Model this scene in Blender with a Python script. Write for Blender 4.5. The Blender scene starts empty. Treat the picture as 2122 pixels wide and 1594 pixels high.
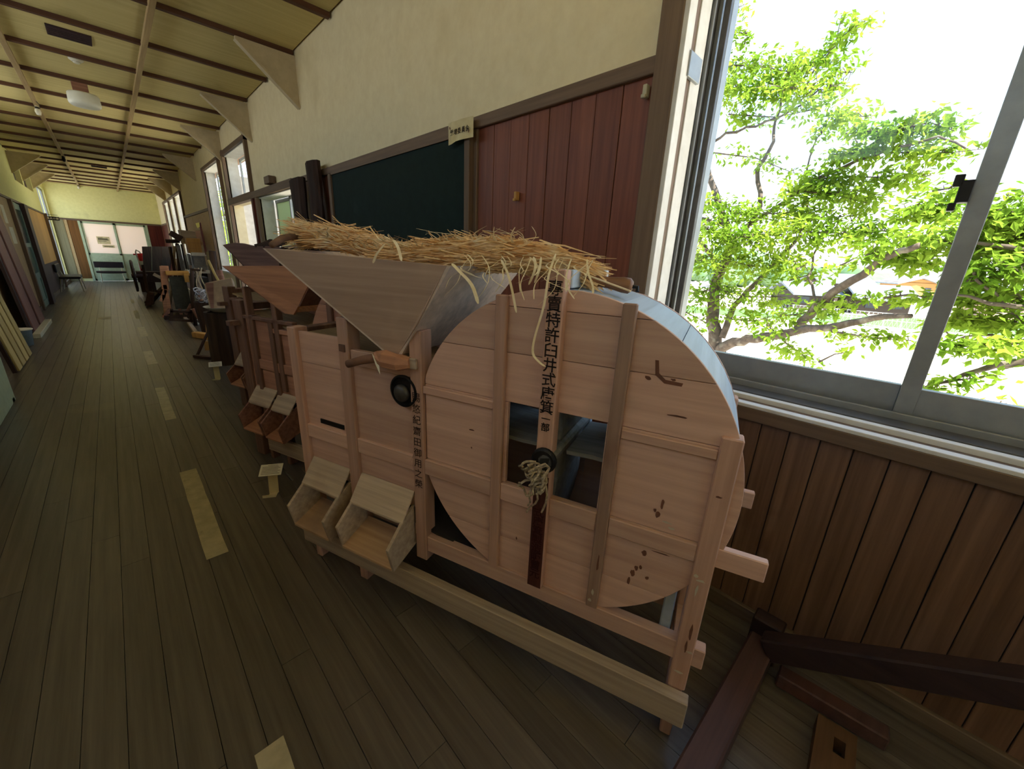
import bpy, bmesh, math, random
import numpy as np
from mathutils import Vector, Matrix
R = random.Random(7)
SC = bpy.context.scene
COL = SC.collection
rad = math.radians

# ------------------------------------------------------------------ camera
CAM = Vector((0, 0, 1.3)); FPX = 812.58
_yaw, _pit, _rol = 0.7835, -0.30682, 0.044117
_f = Vector((math.sin(_yaw)*math.cos(_pit), math.cos(_yaw)*math.cos(_pit), math.sin(_pit)))
_r0 = Vector((math.cos(_yaw), -math.sin(_yaw), 0)); _u0 = _r0.cross(_f)
_r = math.cos(_rol)*_r0 + math.sin(_rol)*_u0; _u = -math.sin(_rol)*_r0 + math.cos(_rol)*_u0
cd = bpy.data.cameras.new('camera'); cam = bpy.data.objects.new('camera', cd); COL.objects.link(cam)
cd.sensor_width = 36; cd.lens = 36*FPX/2122; cd.clip_start = .02; cd.clip_end = 2000
mw = Matrix(((_r.x, _u.x, -_f.x, CAM.x), (_r.y, _u.y, -_f.y, CAM.y), (_r.z, _u.z, -_f.z, CAM.z), (0, 0, 0, 1)))
cam.matrix_world = mw
SC.camera = cam

# ------------------------------------------------------------------ view, world, sun
vs = SC.view_settings
vs.view_transform = 'Standard'; vs.look = 'None'; vs.gamma = 1; vs.use_curve_mapping = False
vs.exposure = 2.25
SC.cycles.max_bounces = 10; SC.cycles.diffuse_bounces = 7; SC.cycles.glossy_bounces = 3
SC.cycles.transparent_max_bounces = 12; SC.cycles.transmission_bounces = 4
SC.cycles.caustics_reflective = False; SC.cycles.caustics_refractive = False
SC.cycles.sample_clamp_indirect = 6
w = bpy.data.worlds.new('sky'); SC.world = w; w.use_nodes = True
nt = w.node_tree; nt.nodes.clear()
out = nt.nodes.new('ShaderNodeOutputWorld'); bg = nt.nodes.new('ShaderNodeBackground')
tc = nt.nodes.new('ShaderNodeTexCoord'); sx = nt.nodes.new('ShaderNodeSeparateXYZ')
rp = nt.nodes.new('ShaderNodeValToRGB')
rp.color_ramp.elements[0].position = 0.0; rp.color_ramp.elements[0].color = (1, 1, 1, 1)
rp.color_ramp.elements[1].position = 0.75; rp.color_ramp.elements[1].color = (.30, .49, .84, 1)
e = rp.color_ramp.elements.new(.25); e.color = (.52, .72, .97, 1)
mp = nt.nodes.new('ShaderNodeMapping'); mp.inputs['Scale'].default_value = (1.5, 5, 9); mp.inputs['Rotation'].default_value = (0.3, .5, .4)
nz = nt.nodes.new('ShaderNodeTexNoise'); nz.inputs['Scale'].default_value = 1.3; nz.inputs['Detail'].default_value = 5
r2 = nt.nodes.new('ShaderNodeValToRGB'); r2.color_ramp.elements[0].position = .52; r2.color_ramp.elements[1].position = .75
mx = nt.nodes.new('ShaderNodeMix'); mx.data_type = 'RGBA'; mx.inputs[7].default_value = (1, 1, 1, 1)
nt.links.new(tc.outputs['Generated'], sx.inputs[0]); nt.links.new(sx.outputs['Z'], rp.inputs[0])
nt.links.new(tc.outputs['Generated'], mp.inputs[0]); nt.links.new(mp.outputs[0], nz.inputs['Vector'])
nt.links.new(nz.outputs[0], r2.inputs[0]); nt.links.new(r2.outputs[0], mx.inputs[0]); nt.links.new(rp.outputs[0], mx.inputs[6])
nt.links.new(mx.outputs[2], bg.inputs[0]); bg.inputs[1].default_value = 0.62
nt.links.new(bg.outputs[0], out.inputs[0])
sd = bpy.data.lights.new('sun', 'SUN'); sd.energy = 4.6; sd.angle = rad(.6); sd.color = (1, .95, .86)
so = bpy.data.objects.new('sun', sd); COL.objects.link(so)
so.rotation_euler = Vector((.10, .52, -.84)).to_track_quat('-Z', 'Y').to_euler()

# ------------------------------------------------------------------ picture helper: pixel of the photo -> point on a plane of the room
def ray(px, py): return (_f*FPX + _r*(px-1061) + _u*(797-py)).normalized()
def at(px, py, ax, v):
    d = ray(px, py); return CAM + d*((v-CAM[ax])/d[ax])

# ------------------------------------------------------------------ materials
MATS = {}
def lin(c):
    return tuple(((x/255)/12.92 if x/255 <= .04045 else ((x/255+.055)/1.055)**2.4) for x in c)+(1,)
def mat(name, col, col2=None, rough=.7, grain=None, gs=1.0, bump=.15, spec=.3, metal=0, spots=None, trans=0, obj=True):
    """procedural surface: two tones mixed by noise stretched along `grain` axis, optional blotches"""
    if name in MATS: return MATS[name]
    m = bpy.data.materials.new(name); m.use_nodes = True; n = m.node_tree; b = n.nodes['Principled BSDF']
    b.inputs['Roughness'].default_value = rough; b.inputs['Metallic'].default_value = metal
    b.inputs['Specular IOR Level'].default_value = spec
    col = lin(col); col2 = lin(col2) if col2 else tuple(x*.75 for x in col[:3])+(1,)
    t = n.nodes.new('ShaderNodeTexCoord'); mpn = n.nodes.new('ShaderNodeMapping')
    sc = [14*gs]*3
    if grain is not None:
        sc = [45*gs]*3; sc[grain] = 1.6*gs
    mpn.inputs['Scale'].default_value = sc
    no = n.nodes.new('ShaderNodeTexNoise'); no.inputs['Scale'].default_value = 1; no.inputs['Detail'].default_value = 6; no.inputs['Roughness'].default_value = .6
    n.links.new(t.outputs['Object'], mpn.inputs[0]); n.links.new(mpn.outputs[0], no.inputs['Vector'])
    cr = n.nodes.new('ShaderNodeValToRGB'); cr.color_ramp.elements[0].position = .3; cr.color_ramp.elements[1].position = .7
    cr.color_ramp.elements[0].color = col2; cr.color_ramp.elements[1].color = col
    n.links.new(no.outputs[0], cr.inputs[0]); last = cr.outputs[0]
    if grain is not None:   # per-board tone
        oi = n.nodes.new('ShaderNodeObjectInfo'); mr = n.nodes.new('ShaderNodeMapRange'); mr.inputs[3].default_value = .84; mr.inputs[4].default_value = 1.12
        hv = n.nodes.new('ShaderNodeHueSaturation'); n.links.new(oi.outputs['Random'], mr.inputs[0]); n.links.new(mr.outputs[0], hv.inputs['Value'])
        n.links.new(last, hv.inputs['Color']); last = hv.outputs[0]
    if spots:
        n2 = n.nodes.new('ShaderNodeTexNoise'); n2.inputs['Scale'].default_value = spots[1]; n2.inputs['Detail'].default_value = 4
        n.links.new(t.outputs['Object'], n2.inputs['Vector'])
        c2 = n.nodes.new('ShaderNodeValToRGB'); c2.color_ramp.elements[0].position = spots[2]; c2.color_ramp.elements[1].position = min(1, spots[2]+.16)
        mm = n.nodes.new('ShaderNodeMix'); mm.data_type = 'RGBA'; mm.inputs[7].default_value = lin(spots[0])
        n.links.new(n2.outputs[0], c2.inputs[0]); n.links.new(c2.outputs[0], mm.inputs[0]); n.links.new(last, mm.inputs[6]); last = mm.outputs[2]
    n.links.new(last, b.inputs['Base Color'])
    if bump:
        bu = n.nodes.new('ShaderNodeBump'); bu.inputs['Strength'].default_value = bump; bu.inputs['Distance'].default_value = .004
        n.links.new(no.outputs[0], bu.inputs['Height']); n.links.new(bu.outputs[0], b.inputs['Normal'])
    MATS[name] = m; return m
def leafmat(name, c, c2):
    m = bpy.data.materials.new(name); m.use_nodes = True; n = m.node_tree; n.nodes.clear()
    o = n.nodes.new('ShaderNodeOutputMaterial'); d = n.nodes.new('ShaderNodeBsdfDiffuse'); tr = n.nodes.new('ShaderNodeBsdfTranslucent'); mi = n.nodes.new('ShaderNodeMixShader')
    t = n.nodes.new('ShaderNodeTexCoord'); no = n.nodes.new('ShaderNodeTexNoise'); no.inputs['Scale'].default_value = 2.2; no.inputs['Detail'].default_value = 3
    cr = n.nodes.new('ShaderNodeValToRGB'); cr.color_ramp.elements[0].position = .35; cr.color_ramp.elements[1].position = .65
    cr.color_ramp.elements[0].color = lin(c2); cr.color_ramp.elements[1].color = lin(c)
    n.links.new(t.outputs['Object'], no.inputs['Vector']); n.links.new(no.outputs[0], cr.inputs[0])
    n.links.new(cr.outputs[0], d.inputs[0]); n.links.new(cr.outputs[0], tr.inputs[0]); mi.inputs[0].default_value = .5
    n.links.new(d.outputs[0], mi.inputs[1]); n.links.new(tr.outputs[0], mi.inputs[2]); n.links.new(mi.outputs[0], o.inputs[0]); return m
def glassmat(name, tint=(1, 1, 1), gloss=.06):
    m = bpy.data.materials.new(name); m.use_nodes = True; n = m.node_tree; n.nodes.clear()
    o = n.nodes.new('ShaderNodeOutputMaterial'); a = n.nodes.new('ShaderNodeBsdfTransparent'); a.inputs[0].default_value = tint+(1,)
    g = n.nodes.new('ShaderNodeBsdfGlossy'); g.inputs['Roughness'].default_value = .03; mi = n.nodes.new('ShaderNodeMixShader'); mi.inputs[0].default_value = gloss
    n.links.new(a.outputs[0], mi.inputs[1]); n.links.new(g.outputs[0], mi.inputs[2]); n.links.new(mi.outputs[0], o.inputs[0]); return m
def frostmat(name, c):
    m = bpy.data.materials.new(name); m.use_nodes = True; n = m.node_tree; n.nodes.clear()
    o = n.nodes.new('ShaderNodeOutputMaterial'); d = n.nodes.new('ShaderNodeBsdfDiffuse'); tr = n.nodes.new('ShaderNodeBsdfTranslucent'); mi = n.nodes.new('ShaderNodeMixShader')
    d.inputs[0].default_value = lin(c); tr.inputs[0].default_value = lin(c); mi.inputs[0].default_value = .36
    n.links.new(d.outputs[0], mi.inputs[1]); n.links.new(tr.outputs[0], mi.inputs[2]); n.links.new(mi.outputs[0], o.inputs[0]); return m

PINE = (214, 178, 158)
WX = mat('wood_pine_x', PINE, (190, 152, 134), .62, 0, spots=((168, 144, 126), 2.2, .60))
WZ = mat('wood_pine_z', (208, 168, 148), (178, 140, 120), .62, 2, spots=((172, 144, 126), 3, .62))
WY = mat('wood_pine_y', PINE, (189, 153, 130), .62, 1)
WDARK = mat('wood_dark_z', (132, 100, 84), (98, 72, 62), .65, 2, spots=((208, 166, 137), 5, .62))
WGREY = mat('wood_grey', (202, 184, 161), (163, 145, 127), .7, 0, spots=((145, 119, 101), 2, .62))
WORANGE = mat('wood_orange', (205, 150, 114), (169, 119, 91), .6, 0, spots=((156, 104, 72), 3, .62))
WBROWN = mat('wood_brown', (166, 119, 98), (124, 85, 70), .65, 0)
STAIN = mat('wood_stained', (96, 34, 26), (64, 22, 18), .5, 2)
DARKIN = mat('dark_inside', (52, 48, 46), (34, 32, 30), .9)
BLACKM = mat('iron_dark', (44, 42, 40), (26, 24, 24), .5, metal=.4)
FANM = mat('wood_blade_sooty', (150, 150, 146), (112, 112, 108), .5, 0)
INK = mat('ink', (40, 26, 20), (26, 16, 12), .8, bump=0)
INKR = mat('ink_red', (60, 18, 14), (44, 12, 10), .8, bump=0)
PLANKW = mat('wall_plank_red', (138, 82, 60), (110, 60, 44), .45, 2, spots=((128, 72, 44), 3, .6))
PLANKL = mat('wall_plank_brown', (135, 104, 83), (101, 75, 59), .42, 2, spots=((91, 52, 36), 3.5, .62))
TRIM = mat('trim_brown', (122, 100, 82), (98, 80, 66), .6, 1)
TRIMZ = mat('trim_brown_z', (126, 104, 84), (104, 84, 68), .6, 2)
PLASTER = mat('plaster_cream', (238, 226, 190), (228, 214, 176), .9, spots=((214, 198, 156), 1.1, .60), bump=.05)
PLASTY = mat('plaster_yellow', (240, 236, 172), (230, 226, 160), .9, spots=((200, 194, 140), 1.3, .62), bump=.05)
BRKT = mat('bracket_paint', (206, 190, 158), (190, 174, 142), .85, bump=.03)
CEILP = mat('ceiling_ply', (224, 208, 146), (206, 188, 126), .65, 0, gs=.5, spots=((140, 120, 60), 1.2, .6))
JOIST = mat('ceiling_joist', (104, 70, 50), (78, 50, 38), .6, 0)
BATT = mat('ceiling_batten', (190, 164, 118), (160, 134, 94), .6, 1)
FLOORM = mat('floor_plank', (108, 101, 92), (80, 73, 65), .32, 1, spots=((122, 108, 84), 1.5, .62), spec=.5)
FLOORD = mat('floor_gap', (26, 22, 18), (16, 14, 12), .9)
TAPE = mat('tape_old', (196, 188, 160), (164, 156, 130), .6, spots=((110, 100, 78), 12, .62))
WHITEP = mat('paint_white', (232, 230, 224), (214, 210, 202), .6, bump=.04)
ALU = mat('aluminium', (158, 162, 164), (142, 146, 148), .38, metal=.35, bump=.02)
ALUD = mat('aluminium_dark', (96, 94, 92), (74, 72, 70), .42, metal=.3, bump=.02)
BBOARD = mat('blackboard_green', (22, 42, 38), (17, 33, 30), .85, spots=((40, 60, 56), 3, .66), bump=.02)
PAPER = mat('paper', (226, 214, 170), (206, 188, 140), .85, bump=.02)
PAPERW = mat('paper_white', (236, 232, 214), (222, 216, 194), .85, bump=.02)
PLYW = mat('plywood_tan', (206, 160, 92), (184, 136, 74), .6, 2, gs=.5)
PLYB = mat('plywood_brown', (128, 86, 36), (96, 62, 24), .5, 2, gs=.6)
PLYR = mat('plywood_red', (112, 48, 34), (72, 26, 28), .5, 2, gs=.6)
BEIGE = mat('board_beige', (196, 170, 132), (180, 152, 116), .7)
PILLP = mat('pillar_purple', (84, 66, 64), (58, 44, 46), .6, 2)
GREENP = mat('paint_green', (190, 204, 172), (172, 188, 154), .6, bump=.03)
TEAL = mat('door_teal', (130, 156, 150), (110, 136, 132), .5)
VINYL = mat('vinyl_black', (40, 32, 36), (28, 22, 26), .4)
VINYLB = mat('vinyl_brown', (120, 92, 60), (96, 72, 46), .4)
CREAMM = mat('metal_cream', (206, 200, 170), (186, 178, 150), .5)
RED = mat('extinguisher_red', (190, 34, 34), (160, 24, 26), .35)
BLUEP = mat('plastic_blue_grey', (150, 172, 186), (130, 152, 168), .45)
IRONR = mat('iron_rusty', (84, 56, 46), (52, 36, 32), .7)
CLUTD = mat('old_wood_dark', (78, 58, 46), (50, 36, 30), .75, 2)
CLUTG = mat('old_board_grey_green', (74, 74, 64), (56, 56, 48), .7)
STRAWM = mat('straw', (246, 214, 162), (222, 180, 120), .6, gs=3, bump=0, spots=((240, 224, 186), 14, .56))
STRAWP = mat('straw_pale', (240, 226, 190), (222, 200, 150), .6, gs=3, bump=0)
ROPEM = mat('rope_pale', (196, 178, 146), (112, 98, 82), .85, gs=8)
BARK = mat('bark', (112, 98, 86), (70, 60, 54), .9, spots=((150, 142, 128), 6, .58))
GLASS = glassmat('window_glass', (.97, .99, .98), .02)
FROST = frostmat('frosted_white', (252, 240, 228))
FROSTG = frostmat('frosted_green', (200, 214, 180))

# ------------------------------------------------------------------ mesh helpers
class MB:
    def __init__(s): s.v = []; s.f = []
    def box(s, x0, x1, y0, y1, z0, z1):
        b = len(s.v)
        s.v += [(x0, y0, z0), (x1, y0, z0), (x1, y1, z0), (x0, y1, z0), (x0, y0, z1), (x1, y0, z1), (x1, y1, z1), (x0, y1, z1)]
        s.f += [tuple(b+i for i in q) for q in ((0, 3, 2, 1), (4, 5, 6, 7), (0, 1, 5, 4), (1, 2, 6, 5), (2, 3, 7, 6), (3, 0, 4, 7))]
        return s
    def hull8(s, P):      # 4 bottom + 4 top points
        b = len(s.v); s.v += [tuple(p) for p in P]
        s.f += [tuple(b+i for i in q) for q in ((0, 3, 2, 1), (4, 5, 6, 7), (0, 1, 5, 4), (1, 2, 6, 5), (2, 3, 7, 6), (3, 0, 4, 7))]
        return s
    def beam(s, p, q, w, h, up=(0, 0, 1), w2=None, h2=None):
        p = Vector(p); q = Vector(q); d = (q-p).normalized(); u = Vector(up)
        if abs(d.dot(u)) > .98: u = Vector((0, 1, 0))
        a = d.cross(u).normalized(); c = a.cross(d).normalized(); w2 = w2 or w; h2 = h2 or h; P = []
        for o, ww, hh in ((p, w, h), (q, w2, h2)):
            P += [o-a*ww/2-c*hh/2, o+a*ww/2-c*hh/2, o+a*ww/2+c*hh/2, o-a*ww/2+c*hh/2]
        return s.hull8(P)
    def prism(s, poly, n):    # poly of 3-D points extruded by vector n
        b = len(s.v); k = len(poly); n = Vector(n)
        s.v += [tuple(Vector(p)) for p in poly]+[tuple(Vector(p)+n) for p in poly]
        s.f.append(tuple(b+i for i in reversed(range(k)))); s.f.append(tuple(b+k+i for i in range(k)))
        for i in range(k):
            j = (i+1) % k; s.f.append((b+i, b+j, b+k+j, b+k+i))
        return s
    def tube(s, pts, r, n=8, r2=None, cap=True):
        pts = [Vector(p) for p in pts]; m = len(pts); b = len(s.v); pa = None
        for i, p in enumerate(pts):
            d = (pts[min(i+1, m-1)]-pts[max(i-1, 0)]).normalized()
            if pa is None: a = d.orthogonal().normalized()
            else: a = (pa-d*pa.dot(d)); a = a.normalized() if a.length > 1e-6 else d.orthogonal().normalized()
            pa = a; c = d.cross(a)
            rr = r if not isinstance(r, (list, tuple)) else r[i]
            if r2 is not None: rr = r+(r2-r)*i/(m-1)
            for k in range(n):
                t = 2*math.pi*k/n; s.v.append(tuple(p+(a*math.cos(t)+c*math.sin(t))*rr))
        for i in range(m-1):
            for k in range(n):
                j = (k+1) % n; s.f.append((b+i*n+k, b+i*n+j, b+(i+1)*n+j, b+(i+1)*n+k))
        if cap:
            s.f.append(tuple(b+k for k in reversed(range(n)))); s.f.append(tuple(b+(m-1)*n+k for k in range(n)))
        return s
    def lathe(s, prof, c, axis=2, n=24):
        b = len(s.v); c = Vector(c); m = len(prof)
        for (r, h) in prof:
            for k in range(n):
                t = 2*math.pi*k/n; p = [0, 0, 0]; p[axis] = h; p[(axis+1) % 3] = r*math.cos(t); p[(axis+2) % 3] = r*math.sin(t)
                s.v.append(tuple(c+Vector(p)))
        for i in range(m-1):
            for k in range(n):
                j = (k+1) % n; s.f.append((b+i*n+k, b+i*n+j, b+(i+1)*n+j, b+(i+1)*n+k))
        if prof[0][0] > 1e-6: s.f.append(tuple(b+k for k in reversed(range(n))))
        if prof[-1][0] > 1e-6: s.f.append(tuple(b+(m-1)*n+k for k in range(n)))
        return s
    def build(s, name, m, parent=None, bevel=0, smooth=False, kind=None, label=None, fixn=True):
        me = bpy.data.meshes.new(name); me.from_pydata([tuple(v) for v in s.v], [], s.f)
        if fixn:
            bm = bmesh.new(); bm.from_mesh(me); bmesh.ops.recalc_face_normals(bm, faces=bm.faces)
            if bevel: bmesh.ops.bevel(bm, geom=bm.edges[:], offset=bevel, segments=1, affect='EDGES', clamp_overlap=True)
            bm.to_mesh(me); bm.free()
        if smooth:
            for p in me.polygons: p.use_smooth = True
        me.materials.append(m); o = bpy.data.objects.new(name, me); COL.objects.link(o)
        if parent: o.parent = parent
        if kind: o['kind'] = kind
        if label: o['label'] = label
        return o
def thing(name, label, cat, loc=(0, 0, 0), rotz=0, group=None):
    o = bpy.data.objects.new(name, None); COL.objects.link(o); o.empty_display_size = .1
    o.location = loc; o.rotation_euler = (0, 0, rotz); o['label'] = label; o['category'] = cat
    if group: o['group'] = group
    return o
def tag(o, label, cat, group=None):
    o['label'] = label; o['category'] = cat
    if group: o['group'] = group
    return o
def struct(o): o['kind'] = 'structure'; return o
def shell(name):
    o = bpy.data.objects.new(name, None); COL.objects.link(o); o['kind'] = 'structure'; return o
def copy_of(o, parent=None, **kw):
    c = o.copy(); COL.objects.link(c)
    if parent: c.parent = parent
    return c
def letters(txt, size, m, parent, origin, ux, uy, name='lettering', vertical=False, pitch=None, depth=.0008, squeeze=1.0, bold=.018):
    """flat printed lettering: origin = centre of the first glyph, ux/uy = writing directions on the surface"""
    ux = Vector(ux).normalized(); uy = Vector(uy).normalized(); nn = ux.cross(uy)
    V = []; F = []; pitch = pitch or size
    for i, ch in enumerate(txt):
        cu = bpy.data.curves.new('t', 'FONT'); cu.body = ch; cu.size = size; cu.offset = size*bold; cu.align_x = 'CENTER'; cu.resolution_u = 2
        to = bpy.data.objects.new('t', cu); COL.objects.link(to)
        me = bpy.data.meshes.new_from_object(to.evaluated_get(bpy.context.evaluated_depsgraph_get()))
        if len(me.vertices):
            ys = [v.co.y for v in me.vertices]; xs = [v.co.x for v in me.vertices]; my = (min(ys)+max(ys))/2; mxx = (min(xs)+max(xs))/2; b = len(V)
            my = size*.36; mxx = 0
            for v in me.vertices:
                off = (-uy*pitch*i) if vertical else (ux*pitch*i)
                V.append(tuple(Vector(origin)+off+ux*((v.co.x-mxx)*squeeze)+uy*(v.co.y-my)+nn*depth))
            F += [tuple(b+k for k in p.vertices) for p in me.polygons]
        bpy.data.objects.remove(to); bpy.data.curves.remove(cu); bpy.data.meshes.remove(me)
    mb = MB(); mb.v = V; mb.f = F
    return mb.build(name, m, parent, fixn=False)

# ------------------------------------------------------------------ room constants
XR, XL, YE, YB, ZC = 1.52, -1.15, 20.2, -4.0, 3.03
ZD, ZS = 1.96, .80      # dado rail underside, sill underside

def cells(lo0, hi0, lo1, hi1, holes):
    a = sorted({lo0, hi0, *[h[0] for h in holes], *[h[1] for h in holes]}); res = []
    a = [x for x in a if lo0 <= x <= hi0]
    for i in range(len(a)-1):
        m = (a[i]+a[i+1])/2; hs = sorted([h for h in holes if h[0] < m < h[1]], key=lambda h: h[2]); z = lo1
        for h in hs:
            if h[2] > z: res.append((a[i], a[i+1], z, h[2]))
            z = max(z, h[3])
        if z < hi1: res.append((a[i], a[i+1], z, hi1))
    return res
# ---- floor
floor = struct(MB().box(XL-.1, XR+.1, YB, YE+.1, -.08, -.012).build('floor', FLOORD))
lane = .0912; x0 = -.117-lane*12
k = 0
for i in range(31):
    xa = x0+i*lane; xb = xa+lane-.0018
    if xb < XL or xa > XR: continue
    xa = max(xa, XL); xb = min(xb, XR)
    st = -1.6+((i*0.73) % 1)*1.0
    ys = [YB, st]
    while ys[-1] < 6.6: ys.append(ys[-1]+1.82)
    ys.append(YE)
    for j in range(len(ys)-1):
        z = -.0005*R.random(); o = MB().box(xa, xb, ys[j]+.0008, ys[j+1]-.0008, -.012, z).build('plank', FLOORM, floor)
# ---- ceiling
ceil = struct(MB().box(XL-.1, XR+.1, YB, YE+.1, ZC+.012, ZC+.1).build('ceiling', JOIST))
JY = [4.55+.875*(i-10) for i in range(29) if 4.55+.875*(i-10) < YE-.1]
JY = [y for y in JY if y > YB+.1]
edges = [YB]+JY+[YE]
for j in range(len(edges)-1):
    for (a, b) in ((XL, -.35), (-.35, .55), (.55, XR)):
        MB().box(a+.003, b-.003, edges[j]+.01, edges[j+1]-.01, ZC, ZC+.012).build('panel', CEILP, ceil)
for y in JY:
    MB().box(XL, XR, y-.022, y+.022, ZC-.035, ZC+.004).build('joist', JOIST, ceil, bevel=.002)
MB().box(.53, .57, YB, YE, ZC-.055, ZC-.02).build('batten', BATT, ceil, bevel=.002)
MB().box(-.372, -.328, YB, YE, ZC-.055, ZC-.02).build('batten', BATT, ceil, bevel=.002)
# ---- right wall
HO = [(-2.9, .775, .83, 2.72), (4.92, 6.38, .86, 1.94), (6.66, 8.03, 2.02, 2.64), (6.66, 8.03, 0, 1.95), (8.5, 9.95, .86, 2.64),
      (13.62, 14.95, .9, 2.56), (15.1, 16.4, .9, 2.56), (16.55, 17.9, .9, 2.56)]
wb = MB()
for (a, b, c, d) in cells(YB, YE, 0, ZC+.1, HO): wb.box(XR+.012, XR+.16, a, b, c, d)
wall_r = struct(wb.build('wall_right', PLASTER))
def planks(parent, y0, y1, z0, z1, w, m, x=XR, t=.014, gap=.003, j=.0015):
    n = max(1, round((y1-y0)/w)); w = (y1-y0)/n
    xa_, xb_ = sorted((x+t*.55, x+t+.0004)) if x > 0 else (x+.0, x+.004)
    MB().box(xa_, xb_, y0, y1, z0, z1).build('backing', DARKIN, parent)
    for i in range(n):
        dx = R.uniform(-j, j)
        MB().box(x+dx, x+t, y0+i*w+gap/2, y0+(i+1)*w-gap/2, z0, z1).build('plank', m, parent, bevel=.0015)
planks(wall_r, .868, 1.86, .06, ZD, .124, PLANKW)
planks(wall_r, -1.05, .70, .06, ZS, .0833, PLANKL)
planks(wall_r, .70, .868, .06, ZS, .084, PLANKL)
planks(wall_r, 1.93, 4.86, .06, ZD, .124, PLANKW)
planks(wall_r, 10.0, 13.55, .06, ZD+.01, .61, BEIGE, gap=.006)
planks(wall_r, 10.0, 13.55, .06, .9, .3, PLYB, x=XR-.012, gap=.004)
planks(wall_r, 18.0, 20.15, .06, ZD, .61, PLYR)
planks(wall_r, 13.55, 18.0, .06, .88, .4, PLYB)
def bar(name, x0, x1, y0, y1, z0, z1, m, parent=None, bevel=.003): return MB().box(x0, x1, y0, y1, z0, z1).build(name, m, parent, bevel)
# rails and pillars, trims of the right wall
struct(bar('trim_1', XR-.02, XR+.03, .86, 4.90, 1.955, 2.01, TRIM))
struct(bar('trim_2', XR-.02, XR+.03, 9.97, 13.6, 1.97, 2.02, TRIM))
struct(bar('trim_3', XR-.02, XR+.02, 17.95, YE, 1.95, 2.0, TRIM))
struct(bar('trim_4', XR-.025, XR+.03, .778, .862, .86, ZC, TRIMZ))
struct(bar('trim_5', XR-.012, XR+.03, 1.86, 1.895, .06, 1.957, TRIMZ))
struct(bar('baseboard_right', XR-.015, XR+.02, YB, 6.6, 0, .062, mat('baseboard', (120, 104, 86), (92, 78, 64), .6, 1)))
struct(bar('baseboard_left', XL-.02, XL+.02, YB, YE, 0, .09, mat('baseboard')if False else MATS['baseboard']))
for (a, b) in ((4.84, 4.92), (6.38, 6.46), (6.58, 6.66)):
    bar('pillar', XR-.03, XR+.03, a, b, 0, 2.0, TRIMZ if a < 6.5 else PLYR, wall_r)
bar('pillar', XR-.03, XR+.03, 6.60, 6.66, 2.0, 2.72, TRIMZ, wall_r)
bar('pillar', XR-.03, XR+.03, 8.03, 8.10, 0, 2.72, TRIMZ, wall_r)
bar('pillar', XR-.03, XR+.03, 8.43, 8.50, .0, 2.70, TRIMZ, wall_r)
bar('pillar', XR-.03, XR+.03, 9.95, 10.0, .0, 2.68, TRIMZ, wall_r)
bar('lintel', XR-.035, XR+.03, 4.90, 6.6, 1.94, 2.02, TRIM, wall_r)
bar('lintel', XR-.035, XR+.04, 6.6, 8.1, 1.94, 2.03, TRIM, wall_r)
bar('head_casing', XR-.035, XR+.03, 6.6, 8.1, 2.64, 2.70, TRIM, wall_r)
bar('head_casing', XR-.035, XR+.03, 8.43, 10.0, 2.64, 2.69, TRIM, wall_r)
bar('head_casing', XR-.035, XR+.03, 13.55, 17.97, 2.56, 2.61, TRIM, wall_r)
for y in (13.6, 15.02, 16.47, 17.93): bar('pillar', XR-.03, XR+.03, y-.03, y+.03, .0, 2.6, TRIMZ, wall_r)
bar('shelf_ledge', XR-.05, XR+.03, 4.9, 6.4, .82, .86, TRIM, wall_r)
bar('blind_box', XR-.07, XR, 5.55, 5.75, 2.03, 2.11, TRIM, wall_r)

# windows ------------------------------------------------------------
def window(name, y0, y1, z0, z1, panes, mullions, depth=(.06, .30), glass=GLASS, sash=ALU, mid=None):
    w = shell(name)
    # reveal boards
    MB().box(XR+.03, XR+.17, y1-.012, y1, z0, z1).build('jamb_board', WHITEP, w)
    MB().box(XR+.03, XR+.17, y0, y0+.012, z0, z1).build('jamb_board', WHITEP, w)
    MB().box(XR+.0, XR+.17, y0, y1, z1-.012, z1).build('head_board', WHITEP, w)
    MB().box(XR-.01, XR+.17, y0, y1, z0-.02, z0+.012).build('sill_board', WHITEP, w)
    xg = XR+.17
    for i, (a, b) in enumerate(panes):
        x = xg+.03*(i % 2); s = .035
        f = MB(); f.box(x-.012, x+.012, a, a+s, z0+.01, z1-.01); f.box(x-.012, x+.012, b-s, b, z0+.01, z1-.01)
        f.box(x-.012, x+.012, a, b, z0+.01, z0+.06); f.box(x-.012, x+.012, a, b, z1-.05, z1-.01)
        if mid: f.box(x-.012, x+.012, a, b, mid-.02, mid+.02)
        fo = f.build('sash', sash, w)
        g = glass[i] if isinstance(glass, list) else glass
        MB().box(x-.002, x+.002, a+s, b-s, z0+.05, z1-.04).build('pane', g, fo)
    return w
window('window_2', 4.92, 6.38, .86, 1.94, [(4.93, 5.68), (5.62, 6.37)], 0, glass=[GLASS, FROSTG])
window('window_3', 6.66, 8.03, 2.02, 2.64, [(6.67, 7.38), (7.32, 8.02)], 0)
window('window_4', 8.5, 9.95, .86, 2.64, [(8.51, 9.25), (9.2, 9.94)], 0, mid=1.9)
window('window_5', 13.62, 14.95, .9, 2.56, [(13.63, 14.3), (14.27, 14.94)], 0, mid=1.9)
window('window_6', 15.1, 16.4, .9, 2.56, [(15.11, 15.77), (15.73, 16.39)], 0, mid=1.9)
window('window_7', 16.55, 17.9, .9, 2.56, [(16.56, 17.25), (17.2, 17.89)], 0, mid=1.9)
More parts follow.
